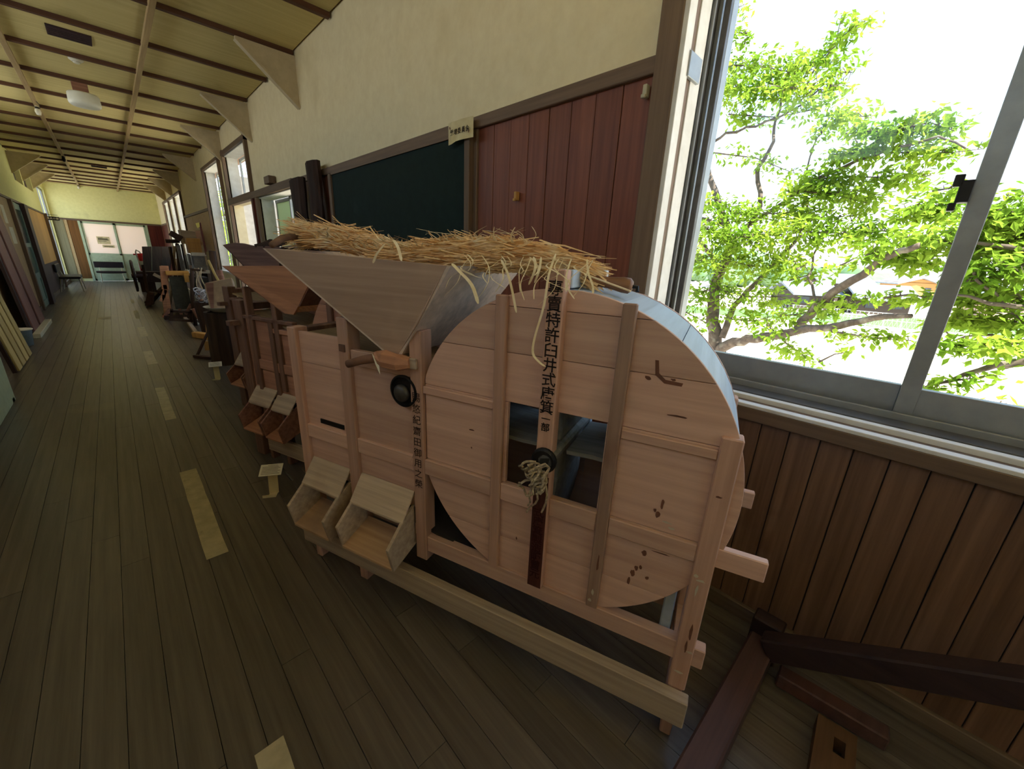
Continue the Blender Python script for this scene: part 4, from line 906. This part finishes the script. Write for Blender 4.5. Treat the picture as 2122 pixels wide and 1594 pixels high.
# cart with wooden box
ct = thing('hand_cart', 'old hand cart with a spoked wheel carrying a large dark wooden box bed', 'cart', (0, 0, 0))
YC = 14.5
b = MB()
for f0, f1 in ((0, .32), (.33, .66), (.67, 1)):
    A_ = [at(298+52*f0, 562, 1, YC), at(298+52*f1, 562, 1, YC), at(294+62*f1, 511, 1, YC), at(294+62*f0, 511, 1, YC)]
    MB().prism(A_, (0, .03, 0)).build('bed_board', mat('cart_board', (92, 78, 66), (64, 54, 46), .8, 2), ct)
b = MB(); b.prism([at(350, 562, 1, YC), at(356, 511, 1, YC), at(356, 511, 1, YC)+Vector((.0, .8, 0)), at(350, 562, 1, YC)+Vector((0, .8, 0))], (.03, 0, 0)); b.build('bed_side', CLUTD, ct)
pbox('axle_beam', CLUTD, 282, 563, 350, 585, YC, .5, ct)
wc = at(280, 572, 1, YC); wh = MB(); N = 24
wh.tube([wc+Vector((-.02+.06*math.cos(0)*0, .44*math.cos(2*math.pi*k/N), .44*math.sin(2*math.pi*k/N)*.86)) for k in range(N+1)], .028, 6)
for k in range(8): wh.tube([wc, wc+Vector((0, .43*math.cos(math.pi*k/4+.2), .37*math.sin(math.pi*k/4+.2)))], .014, 5)
wh.tube([wc-Vector((.07, 0, 0)), wc+Vector((.25, 0, 0))], .05, 8); wh.build('wheel', PILLP, ct)
# extinguisher
fe = thing('fire_extinguisher', 'red fire extinguisher with a silver handle left of the dark cart box', 'extinguisher', tuple(at(296, 545, 1, 15.5)))
MB().lathe([(0, -.36), (.09, -.36), (.095, -.33), (.095, .16), (.08, .21), (.035, .25), (0, .25)], (0, 0, 0), 2, 20).build('cylinder', RED, fe, smooth=True)
b = MB(); b.beam((-.16, 0, .22), (.05, 0, .24), .05, .04); b.build('nozzle', RED, fe, .004)
b = MB(); b.tube([(0, 0, .25), (-.02, 0, .30), (-.08, 0, .34), (-.10, 0, .28), (-.085, -.06, .1), (-.05, -.10, -.15)], .018, 7); b.build('hose', CREAMM, fe, smooth=True)
MB().box(-.07, .07, -.1, -.093, -.12, .05).build('label_plate', CREAMM, fe)
bb2 = MB(); p_ = at(296, 545, 1, 15.5); bb2.box(p_.x-.16, p_.x+.16, 15.4, 15.7, 0, p_.z-.36); tag(bb2.build('low_box', CLUTD, bevel=.004), 'low dark wooden box under the red fire extinguisher', 'box')
# treadle thresher drum housing with boxes on top
fm = thing('drum_thresher', 'grey metal-covered drum thresher with white rim and a pale tray', 'thresher', (0, 0, 0))
YT = 10.6
pbox('drum_cover', mat('zinc', (138, 138, 136), (104, 104, 104), .5, metal=.3), 398, 528, 430, 560, YT, .4, fm, top=.92)
pbox('white_rim', WHITEP, 396, 523, 430, 531, YT-.02, .06, fm); pbox('side_gear', ALUD, 390, 526, 398, 550, YT, .3, fm)
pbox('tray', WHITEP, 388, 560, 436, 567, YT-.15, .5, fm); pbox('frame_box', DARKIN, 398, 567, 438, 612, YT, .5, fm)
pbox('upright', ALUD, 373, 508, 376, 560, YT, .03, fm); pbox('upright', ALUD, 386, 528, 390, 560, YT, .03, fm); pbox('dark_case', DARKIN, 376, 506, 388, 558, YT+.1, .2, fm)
o = pbox('wooden_crate', PLYW, 386, 493, 420, 526, YT+.05, .3); tag(o, 'tan wooden crate standing on the drum thresher', 'crate')
MB().v
for yy in (503, 515):
    a = at(386, yy, 1, YT+.045); c = at(420, yy+1, 1, YT+.045); MB().box(a.x, c.x, a.y-.004, a.y, c.z-.004, c.z).build('board_seam', WBROWN, o)
tw = thing('hopper_box', 'pale weathered wooden hopper box tilted behind the tan crate', 'box', (0, 0, 0))
b = MB(); b.prism([at(372, 476, 1, YT+.5), at(404, 480, 1, YT+.5), at(412, 508, 1, YT+.5), at(380, 505, 1, YT+.5)], (0, .35, 0)); b.build('box_body', WGREY, tw, .004)
b = MB(); b.prism([at(404, 478, 1, YT+.48), at(415, 478, 1, YT+.48), at(421, 508, 1, YT+.48), at(411, 508, 1, YT+.48)], (0, .35, 0)); b.build('side_board', WX, tw, .004)
b = MB(); b.beam(at(352, 482, 1, YT+.3), at(376, 496, 1, YT+.3), .07, .10, w2=.12, h2=.12); b.build('beak_arm', CLUTD, tw, .004)
vb_ = thing('upright_board', 'tall narrow dark-edged board with a yellow tag standing against the beige wall', 'board', (0, 0, 0))
b = MB(); b.prism([at(412, 462, 1, 10.2), at(416, 461, 1, 10.2), at(430, 528, 1, 10.2), at(426, 528, 1, 10.2)], (0, .04, 0)); b.build('board_body', PLYR, vb_)
b = MB(); b.prism([at(405, 463, 1, 10.15), at(413, 461, 1, 10.15), at(414, 470, 1, 10.15), at(409, 473, 1, 10.15)], (0, .004, 0)); b.build('yellow_tag', mat('tag_yellow', (220, 206, 110), (200, 186, 96), .7), vb_)
rr = random.Random(21)
for i, (a, b_, Y, r_, m, lb) in enumerate((((398, 556), (404, 650), 8.6, .03, CLUTD, 'dark upright post left of the hanging ropes'), ((407, 556), (418, 640), 8.4, .035, BARK, 'mossy grey branch post among the ropes'), ((352, 512), (362, 556), 12.0, .03, CLUTD, 'thin dark post right of the cart box'), ((362, 510), (358, 560), 12.1, .025, WGREY, 'thin pale post behind the thresher'), ((367, 505), (372, 560), 11.9, .035, CLUTD, 'dark post beside the grey uprights'),
        ((343, 500), (372, 500), 11.5, .04, CLUTD, 'dark horizontal bar below the far windows'), ((422, 640), (410, 600), 8.2, .02, WBROWN, 'thin brown stick leaning behind the twine heap'), ((400, 640), (416, 672), 8.0, .025, WBROWN, 'brown stick fallen between the thresher and the stump'), ((440, 520), (450, 600), 8.6, .05, CLUTD, 'wide dark post behind the bamboo pole'), ((454, 560), (462, 600), 7.0, .04, WBROWN, 'short brown post behind the paper sack'))):
    p0 = at(*a, 1, Y); p1 = at(*b_, 1, Y)
    if i not in (5, 6): p1 = p1+(p1-p0)*(p1.z/(p0.z-p1.z))
    mid = p0.lerp(p1, .5)+Vector((rr.uniform(-.03, .03), 0, rr.uniform(-.02, .02)))
    stick('old_post', m, [p0, mid, p1], r_, lb, 'post')
o = pbox('olive_board', mat('olive_board', (112, 100, 64), (90, 80, 50), .7), 427, 522, 447, 560, 9.0, .05); tag(o, 'olive-brown board standing at the left tip of the dark hopper', 'board')
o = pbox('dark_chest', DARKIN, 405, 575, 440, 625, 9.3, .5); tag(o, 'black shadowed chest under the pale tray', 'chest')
lf_ = thing('low_frame', 'low dark wooden frame on the floor under the thresher', 'frame', (0, 0, 0))
for (a, c) in (((350, 662), (440, 668)), ((352, 645), (436, 650)), ((356, 640), (354, 664)), ((395, 642), (396, 667)), ((432, 646), (436, 672))):
    b = MB(); b.beam(at(*a, 1, 8.7), at(*c, 1, 8.7), .04, .045, up=(0, 1, 0)); b.build('bar', CLUTD, lf_, .003)
b = MB(); b.beam(at(398, 559, 1, 8.35), at(425, 561, 1, 8.1), .03, .03); tag(b.build('drying_bar', CLUTD), 'short dark bar from which the pale ropes hang', 'bar')
for i in range(3):
    a = at(404+6*i, 560, 1, 8.3-.1*i); bz = [a+Vector((.02*math.sin(k*1.3+i), .02*math.cos(k), .035-.07*k)) for k in range(9+i)]
    stick('hanging_rope', ROPEM, bz, .009, ['pale rope hanging leftmost by the thresher', 'pale rope hanging in the middle of the three', 'pale rope hanging nearest the dark chest'][i], 'rope', 5)
# ================================================================== benches
def bench(lb, loc, rz, L, hb, hs):
    t = thing('waiting_bench', lb, 'bench', loc, rz)
    MB().box(-L/2, L/2, -.20, .18, hs-.06, hs).build('seat', VINYL, t, .012); MB().box(-L/2-.02, L/2-.03, .18, .22, hb-.20, hb).build('backrest', VINYL, t, .012)
    for s in (-1, 1):
        b = MB(); x = s*(L/2-.1); b.tube([(x+s*.02, -.20, 0), (x, -.17, hs-.05)], .013, 8); b.build('leg', CREAMM, t)
        b = MB(); b.tube([(x+s*.02, .22, 0), (x, .17, hs-.05), (x, .215, hb-.1)], .013, 8); b.build('leg', CREAMM, t)
    b = MB(); b.tube([(-L/2+.1, .0, hs-.075), (L/2-.1, .0, hs-.075)], .011, 6); b.build('stretcher', CREAMM, t)
    return t
bench('black vinyl bench with backrest in front of the glazed end doors', (-.10, 19.75, 0), 0, .74, .66, .36)
bench('black vinyl bench standing side-on against the far left wall', (-.90, 16.3, 0), rad(90), 1.2, .70, .40)
# ================================================================== leaning panels on the left
def lean(name, x, y0, y1, h, k, lb, m, ribs, ribm, th_=.03):
    """board standing on the floor at x, leaning k metres towards the wall per metre of height"""
    t = thing(name, lb, 'panel', (x, y0, 0)); L = y1-y0
    MB().hull8([(-th_, 0, 0), (0, 0, 0), (0, L, 0), (-th_, L, 0), (-k*h-th_, 0, h), (-k*h, 0, h), (-k*h, L, h), (-k*h-th_, L, h)]).build('panel_body', m, t)
    for i in range(ribs):
        a = L*(i+.12)/ribs; b = L*(i+.88)/ribs
        MB().hull8([(0, a, .01), (.018, a, .01), (.018, b, .01), (0, b, .01), (-k*h, a, h-.01), (-k*h+.018, a, h-.01), (-k*h+.018, b, h-.01), (-k*h, b, h-.01)]).build('board', ribm, t, .003)
    return t
lean('brown_shutter', -.985, 8.55, 10.0, 1.9, .07, 'tall brown wooden shutter leaning on the left wall', PILLP, 2, mat('shutter_brown', (134, 96, 88), (112, 78, 72), .6, 2))
lean('slatted_screen', -.90, 6.20, 7.20, 1.7, .12, 'yellowish slatted screen leaning on the left wall in front of the blue tub', PILLP, 4, mat('screen_tan', (206, 186, 128), (178, 158, 104), .7, 2))
gpn = thing('green_panel', 'pale green painted panel standing at the left edge of the photo', 'panel', (-.80, 4.0, 0))
MB().box(-.05, 0, 0, 1.12, .0, 1.3).build('panel_body', GREENP, gpn, .004); MB().box(-.16, .0, 1.0, 1.10, 0, .04).build('foot', GREENP, gpn, .004)
tb = thing('plastic_tub', 'small blue-grey plastic tub on the floor beside the leaning shutter', 'tub', (-1.0, 7.85, 0))
MB().lathe([(.075, 0), (.095, .20), (.105, .205), (.10, .21), (.09, .20), (.07, .01), (0, .01)], (0, 0, 0), 2, 24).build('tub_body', BLUEP, tb, smooth=True)
MB().lathe([(.103, .196), (.108, .203), (.103, .21)], (0, 0, 0), 2, 24).build('rim', PAPERW, tb)
tag(MB().box(-.975, -.90, 8.35, 9.9, 0, .06).build('low_plinth', CREAMM, bevel=.004), 'low pale plinth under the foot of the brown shutter', 'plinth')

# ================================================================== outside
GZ = -3.7
GRM = mat('ground_sand', (228, 216, 196), (214, 200, 178), .95, bump=0); GRASS = mat('grass', (96, 134, 70), (78, 112, 56), .95, bump=0)
g = struct(MB().box(XR+1.2, 400, -300, 500, GZ-.2, GZ).build('ground', GRM))
def gp(px, py, z=GZ): return at(px, py, 2, z)
a, b_, c_, d_ = gp(1400, 646), gp(2122, 700), gp(2122, 672), gp(1400, 634)
o = MB().prism([tuple(p)[:2]+(GZ,) for p in (a, b_, c_, d_)], (0, 0, .05)).build('grass_verge', GRASS); tag(o, 'green grass verge between the schoolyard and the houses', 'grass'); o['kind'] = 'stuff'
# mesh fence
fa = gp(1560, 650); fb = gp(2122, 712); fn = thing('yard_fence', 'white wire fence along the far edge of the schoolyard', 'fence', tuple(fa)); dv = fb-fa; nP = 16
FW = mat('fence_white', (226, 230, 230), (210, 214, 214), .5, bump=0)
for i in range(nP+1):
    p = dv*i/nP; MB().tube([p, p+Vector((0, 0, 1.5))], .05, 6).build('post', FW, fn)
for z in (.15, .8, 1.48): MB().tube([Vector((0, 0, z)), dv+Vector((0, 0, z))], .03, 4).build('rail', FW, fn)
wm = MB()
for i in range(60): p = dv*i/60; wm.beam(p+Vector((0, 0, .1)), p+dv/60+Vector((0, 0, 1.45)), .012, .012); wm.beam(p+dv/60+Vector((0, 0, .1)), p+Vector((0, 0, 1.45)), .012, .012)
o = wm.build('wire_mesh', FW, fn); o['kind'] = 'stuff'
# houses
ROOF = mat('roof_tile_silver', (136, 144, 156), (112, 120, 132), .4, 0, gs=.05, bump=0); WALLB = mat('house_wall_ochre', (176, 130, 80), (160, 118, 70), .8, bump=0); WALLD = mat('house_wall_dark', (70, 60, 54), (56, 48, 44), .8, bump=0); WALLC = mat('house_wall_cream', (170, 146, 130), (156, 134, 118), .8, bump=0); WIN = mat('house_window', (60, 68, 80), (44, 50, 60), .2, bump=0)
def house(lb, pxl, pxr, py_base, h, dpt, rh, wall, over=.8, gable=False):
    A = gp(pxl, py_base); B = gp(pxr, py_base+(pxr-pxl)*.044); u = (B-A); L = u.length; u.normalize(); n = Vector((-u.y, u.x, 0)); n = n if n.dot(A-CAM) > 0 else -n
    ang = math.atan2(u.y, u.x); t = thing('house', lb, 'house', (A.x, A.y, GZ), ang, 'houses beyond the schoolyard')
    s = 1 if Vector((-math.sin(ang), math.cos(ang), 0)).dot(n) > 0 else -1
    MB().box(0, L, min(0, s*dpt), max(0, s*dpt), 0, h).build('walls', wall, t)
    r = MB(); y0 = -s*over; y1 = s*(dpt+over); ym = s*dpt/2
    if gable:
        r.prism([(L/2, y0, h+rh), (-over, y0, h-.3), (-over, y0, h-.6), (L/2, y0, h+rh-.3)], (0, y1-y0, 0)); r.prism([(L/2, y0, h+rh), (L+over, y0, h-.3), (L+over, y0, h-.6), (L/2, y0, h+rh-.3)], (0, y1-y0, 0))
        gb = MB(); gb.prism([(0, 0, h-.2), (L, 0, h-.2), (L/2, 0, h+rh-.4)], (0, s*.3, 0)); gb.build('gable', wall, t)
    else:
        for ya in (y0, y1): r.prism([(-over, ya, h-.3), (-over, ym, h+rh), (-over, ym, h+rh-.25), (-over, ya, h-.55)], (L+2*over, 0, 0))
    ro = r.build('roof', ROOF, t)
    k = max(2, int(L/3.2))
    for i in range(k):
        x = L*(i+.5)/k; MB().box(x-.7, x+.7, -s*.06 if s > 0 else 0, 0 if s > 0 else .06, h*.35, h*.72).build('window', WIN, t)
    return t
house('two-storey house with pale grey tiled roof left of centre, its upper roof highest', 1690, 1790, 622, 3.9, 4.5, 1.3, WALLD)
house('low house with a pale roof and brown eave in front of the two-storey house', 1640, 1722, 641, 2.6, 5, 1.2, WALLD)
house('long low house with a wide pale roof behind the sloping branch', 1770, 1880, 650, 2.4, 3.5, 1.5, WALLD)
house('ochre gabled house with small window', 1850, 1935, 622, 4.1, 4.5, 1.2, WALLB, gable=True)
house('house with bluish roof just right of the window stile', 2000, 2070, 630, 3.9, 4.5, 1.3, WALLC)
house('pinkish gabled house with pale roof at the right', 2040, 2115, 661, 2.7, 4, 1.7, WALLC, gable=True)
# wooded hills
hm_ = MB(); rr = random.Random(9); nx, ny = 110, 8; base = len(hm_.v)
for i in range(nx+1):
    ang = rad(5+85*i/nx)
    for j in range(ny+1):
        d = 190+18*j; hgt = (GZ+ (9+6*math.sin(i*.16)+4*math.sin(i*.37+1)+rr.uniform(-1.4, 1.4))*math.sin(math.pi*min(1, (j+.3)/ny*.75)))
        hm_.v.append((d*math.sin(ang), d*math.cos(ang), hgt if j else GZ))
for i in range(nx):
    for j in range(ny): q = i*(ny+1)+j; hm_.f.append((q, q+1, q+ny+2, q+ny+1))
struct(hm_.build('hills', mat('hill_wood', (110, 138, 96), (80, 108, 78), 1, bump=0, gs=.02), smooth=True))
hl = MB()
for i in range(90):
    ang = rad(rr.uniform(25, 85)); d = rr.uniform(120, 180); c = Vector((d*math.sin(ang), d*math.cos(ang), GZ)); r_ = rr.uniform(2.2, 4.5); n0 = len(hl.v)
    hl.lathe([(0, 0), (r_*.7, r_*.3), (r_, r_*.9), (r_*.85, r_*1.4), (r_*.4, r_*1.8), (0, r_*1.9)], c, 2, 9)
    for q in range(n0, len(hl.v)): v = hl.v[q]; hl.v[q] = (v[0]+rr.uniform(-.5, .5), v[1]+rr.uniform(-.5, .5), v[2]+rr.uniform(-.4, .4))
o = hl.build('distant_grove', MATS['hill_wood'], smooth=True); tag(o, 'belt of distant trees beyond the house roofs', 'trees'); o['kind'] = 'stuff'

# ---- cherry trees: branches and leaf sprays
def zc_(x, y): return (1380+x*.5647, y*.5647)
LEAF = leafmat('leaf_bright', (158, 182, 66), (98, 134, 38)); LEAFD = leafmat('leaf_mid', (120, 168, 56), (72, 120, 40))
def tree(name, lab, XT, limbs, sprays, seed, trunk=None):
    rr = random.Random(seed); root = thing(name, lab, 'tree', trunk)
    o3 = Vector(trunk); br = MB()
    def P(z, dx=0): x, y = zc_(*z); return at(x, y, 0, XT+dx)-o3
    for pts, r0, r1, dx0, dx1 in limbs:
        n = len(pts); Q = [P(p, dx0+(dx1-dx0)*i/(n-1)) for i, p in enumerate(pts)]
        # subdivide with wobble
        W_ = [Q[0]]
        for a, b in zip(Q[:-1], Q[1:]):
            for k in (1, 2, 3): W_.append(a.lerp(b, k/3)+Vector((rr.uniform(-1, 1), rr.uniform(-1, 1), rr.uniform(-1, 1)))*(.02 if k < 3 else 0))
        br.tube(W_, [r0+(r1-r0)*i/(len(W_)-1) for i in range(len(W_))], 8)
    V = []; F = []; tw = MB()
    for pts, wdt, dens, dx in sprays:
        n = len(pts); Q = [P(p, dx+rr.uniform(-.2, .2)) for p in pts]
        seg = [(b-a).length for a, b in zip(Q[:-1], Q[1:])]; L = sum(seg)
        pxL = sum(math.dist(a, b) for a, b in zip(pts[:-1], pts[1:])); wm_ = wdt*L/max(pxL, 1)
        if L > .15: tw.tube(Q, [.012-.009*i/(n-1) for i in range(n)], 5)
        cnt = int(pxL*2*wdt*.0105*dens*2.0)
        ncl = max(3, cnt//7)
        for c in range(ncl):
            d = rr.random()*L; i = 0
            while i < len(seg)-1 and d > seg[i]: d -= seg[i]; i += 1
            base = Q[i].lerp(Q[i+1], d/max(seg[i], 1e-6)); ctr = base+Vector((rr.gauss(0, wm_*1.0), rr.gauss(0, wm_*.55), rr.gauss(0, wm_*.55)))
            if rr.random() < .55: tw.tube([base, base.lerp(ctr, .5)+Vector((0, 0, .03)), ctr], [.005, .004, .002], 3)
            for _ in range(7):
                p = ctr+Vector((rr.gauss(0, .06), rr.gauss(0, .06), rr.gauss(0, .04)))
                l = rr.uniform(.06, .108); wd = l*rr.uniform(.22, .30); az = rr.uniform(0, 2*math.pi); el = rr.uniform(-1.25, .25)
                dr = Vector((math.cos(az)*math.cos(el), math.sin(az)*math.cos(el), math.sin(el))); sd_ = dr.cross(Vector((rr.gauss(0, .5), rr.gauss(0, .5), 1))).normalized(); up = sd_.cross(dr)
                b = len(V)
                m_ = p+dr*l*.45-up*l*.06
                V += [tuple(p), tuple(m_+sd_*wd+up*wd*.5), tuple(p+dr*l), tuple(m_-sd_*wd+up*wd*.5), tuple(m_)]
                F += [(b, b+1, b+4), (b+1, b+2, b+4), (b, b+4, b+3), (b+4, b+2, b+3)]
    br.build('branches', BARK, root, smooth=True); tw.build('twigs', BARK, root, fixn=False, kind='stuff')
    mb = MB(); mb.v = V; mb.f = F; mb.build('leaves', LEAF, root, fixn=False, kind='stuff'); print('leaves', len(V)//5)
    return root
limbs1 = [
 ([(120, 3200), (150, 2300), (170, 1700), (185, 1290)], .22, .14, 0, 0),
 ([(185, 1290), (170, 1180), (175, 1080), (205, 980), (240, 900), (215, 810)], .10, .055, 0, .3),
 ([(215, 810), (180, 700), (152, 610), (150, 520)], .05, .03, .3, .5), ([(152, 530), (220, 488), (330, 465), (470, 400), (560, 330)], .022, .010, .5, .7),
 ([(190, 1290), (250, 1255), (330, 1245), (480, 1215), (640, 1195), (760, 1168), (900, 1160)], .075, .022, 0, -1.2),
 ([(480, 1215), (560, 1115), (650, 1050), (760, 980), (830, 935), (930, 900)], .055, .026, -.3, -1.2),
 ([(205, 1240), (250, 1120), (330, 1040), (420, 940), (500, 860)], .05, .02, 0, .5),
 ([(345, 760), (335, 620), (395, 520), (400, 450), (440, 300)], .032, .012, .4, .8), ([(240, 900), (300, 830), (345, 760)], .04, .032, .3, .4),
 ([(430, 745), (540, 660), (700, 590), (850, 540), (1000, 500), (1100, 545)], .024, .008, .3, -.2), ([(300, 830), (430, 745)], .03, .024, .35, .3),
 ([(500, 330), (560, 235), (620, 170), (700, 95)], .012, .005, .7, .8), ([(125, 880), (150, 920), (200, 1000)], .03, .03, .2, .1), ([(105, 800), (150, 805), (215, 830)], .02, .025, .2, .3),
 ([(700, 590), (690, 500), (700, 440)], .010, .006, .2, .3), ([(520, 780), (515, 650), (540, 540), (600, 430)], .014, .007, .4, .6), ([(560, 1115), (520, 1020), (560, 900), (640, 790)], .016, .008, -.4, .2),
]
sprays1 = [
 ([(225, 50), (290, 15)], 20, 1, .6), ([(205, 110), (300, 125), (290, 165)], 22, 1, .6), ([(200, 240), (330, 240), (480, 270), (600, 240)], 44, 1.0, .7), ([(560, 230), (625, 150), (645, 55)], 20, .9, .8), ([(640, 140), (700, 95), (755, 60)], 20, .9, .8), ([(640, 265), (690, 265)], 22, .8, .8),
 ([(185, 310), (300, 330), (450, 320), (580, 330), (650, 290)], 52, 1.1, .6), ([(230, 420), (400, 430), (560, 400)], 36, .5, .6), ([(560, 500), (640, 420), (750, 430)], 34, 1.1, .4), ([(800, 500), (900, 465), (970, 450), (1060, 480)], 34, 1.1, 0), ([(660, 490), (760, 480), (860, 500)], 30, .8, .2),
 ([(600, 570), (760, 560), (900, 560), (1050, 560), (1170, 545)], 28, .9, 0), ([(500, 665), (620, 650), (800, 650), (970, 645)], 34, .9, .1), ([(170, 560), (330, 580), (480, 640)], 30, .4, .5), ([(130, 735), (280, 790), (450, 780), (560, 800), (700, 790)], 38, 1.1, .2), ([(440, 700), (600, 710), (750, 750)], 36, 1.0, .2),
 ([(90, 800), (200, 870), (330, 870), (520, 850), (700, 860), (850, 840)], 48, 1.2, -.2), ([(870, 780), (1000, 760), (1090, 790)], 42, 1.1, -.5), ([(980, 700), (1060, 690)], 20, .9, -.3), ([(90, 960), (200, 950), (330, 980), (500, 955)], 48, 1.1, -.1), ([(80, 1080), (180, 1060), (300, 1090), (440, 1090)], 52, 1.0, 0),
 ([(640, 975), (700, 945)], 18, .7, -.5), ([(740, 935), (880, 950), (980, 950)], 34, 1.1, -.9), ([(880, 870), (990, 890), (1060, 900)], 40, 1.2, -.9), ([(560, 1120), (700, 1105), (760, 1090)], 24, .8, -.7), ([(800, 1095), (900, 1080), (980, 1100)], 20, .8, -1), ([(600, 1215), (760, 1240), (900, 1250)], 18, .6, -.9), ([(370, 1190), (440, 1260), (520, 1320)], 36, .9, -.4), ([(60, 1140), (160, 1190)], 46, .9, 0),
 ([(420, 1160), (520, 1150), (600, 1160)], 26, .8, -.4), ([(220, 1170), (330, 1180), (420, 1150)], 36, .7, 0), ([(560, 1330), (620, 1300), (690, 1290)], 14, .3, -.8), ([(430, 300), (520, 190)], 20, .3, .7), ([(60, 1020), (90, 900), (100, 780)], 40, .8, .3), ([(560, 720), (700, 700), (800, 720)], 26, .7, .2), ([(480, 990), (530, 960)], 24, 1.1, -.2), ([(450, 1030), (520, 1010), (560, 1000)], 20, .6, -.2),
]
tree('cherry_tree', 'leafy green cherry tree with lichened branches filling the left window pane', 6.2, limbs1, sprays1, 4, tuple(at(1380+120*.5647, 3200*.5647, 0, 6.2)*1)[:2]+(GZ,))
limbs2 = [([(2600, 2600), (2350, 1800), (2050, 1400)], .16, .07, 0, 0), ([(2050, 1400), (1700, 1330), (1314, 1325), (1180, 1350), (1060, 1390), (950, 1420)], .05, .008, 0, -.3), ([(2050, 1400), (1800, 1200), (1500, 1150), (1250, 1120), (1040, 1080)], .05, .008, 0, -.2),
 ([(1800, 1200), (1600, 1000), (1400, 920), (1200, 900), (1060, 880)], .04, .008, 0, -.2), ([(1600, 1000), (1450, 850), (1300, 790), (1180, 770)], .03, .006, 0, 0), ([(1500, 1150), (1314, 1250), (1150, 1230), (1010, 1270)], .02, .006, 0, 0), ([(1130, 1000), (1180, 1060), (1240, 1120), (1300, 1180)], .010, .010, -.2, 0)]
sprays2 = [([(1170, 790), (1314, 800), (1450, 820)], 40, 1.2, 0), ([(1140, 880), (1250, 880), (1400, 900)], 50, 1.3, 0), ([(1120, 965), (1250, 980), (1400, 990)], 44, 1.1, 0), ([(1070, 1080), (1200, 1090), (1350, 1100)], 40, 1.0, 0), ([(1050, 1165), (1200, 1175), (1350, 1190)], 34, .9, 0), ([(1000, 1265), (1150, 1270), (1314, 1262)], 22, .9, -.2), ([(960, 1415), (1080, 1395), (1230, 1375)], 14, .8, -.3),
 ([(1240, 730), (1330, 715)], 20, .8, 0), ([(1000, 1190), (1060, 1250)], 16, .6, 0), ([(1250, 1350), (1350, 1330)], 16, .6, 0), ([(1130, 1480), (1230, 1490)], 18, .5, -1), ([(1100, 1030), (1220, 1040)], 30, .6, 0), ([(1400, 900), (1700, 1000), (1900, 1100)], 60, 1, 0), ([(1500, 1150), (1800, 1250)], 60, .9, 0)]
tree('cherry_tree', 'second cherry tree whose leafy boughs reach in behind the right window pane', 5.2, limbs2, sprays2, 8, tuple(at(1380+2600*.5647, 2600*.5647, 0, 5.2))[:2]+(GZ,))
# trees that the far windows look on
def bush(loc, rx, rz_, n, lab, seed):
    rr = random.Random(seed); t = thing('broadleaf_tree', lab, 'tree', (loc[0], loc[1], GZ), 0, 'trees outside the far windows'); V = []; F = []
    br = MB(); top = loc[2]-GZ
    br.tube([(0, 0, 0), (.1, 0, top*.5), (0, .1, top)], [.16, .12, .05], 7)
    for k in range(9): a = 2.4*k; br.tube([(0, 0, top*.6), (rx*.4*math.cos(a), rx*.4*math.sin(a), top*.9), (rx*.8*math.cos(a), rx*.8*math.sin(a), top+rz_*.5*math.sin(k))], [.05, .03, .01], 5)
    br.build('branches', BARK, t)
    for i in range(n):
        a = rr.uniform(0, 6.283); u_ = rr.uniform(-1, 1); q = rr.uniform(.5, 1)**.5; s_ = math.sqrt(1-u_*u_)
        p = Vector((rx*q*s_*math.cos(a), rx*q*s_*math.sin(a), top+rz_*q*u_)); l = rr.uniform(.14, .24); dr = Vector((rr.gauss(0, 1), rr.gauss(0, 1), rr.gauss(-.4, .6))).normalized(); sd_ = dr.orthogonal().normalized(); b = len(V)
        V += [tuple(p), tuple(p+dr*l*.5+sd_*l*.3), tuple(p+dr*l), tuple(p+dr*l*.5-sd_*l*.3)]; F.append((b, b+1, b+2, b+3))
    mb = MB(); mb.v = V; mb.f = F; mb.build('leaves', LEAF, t, fixn=False, kind='stuff')
for i, (x, y, z) in enumerate(((6.2, 16, 1.5), (5.5, 23, 2.0), (6.0, 30, 1.5), (8, 38, 1.5))): bush((x, y, z), 2.6, 2.8, 2600, ['broad green tree outside the tall windows, nearest of the four','broad green tree outside the trio of far windows, second of the four','broad green tree near the end of the building, third of the four','broad green tree beyond the end of the building'][i], 30+i)
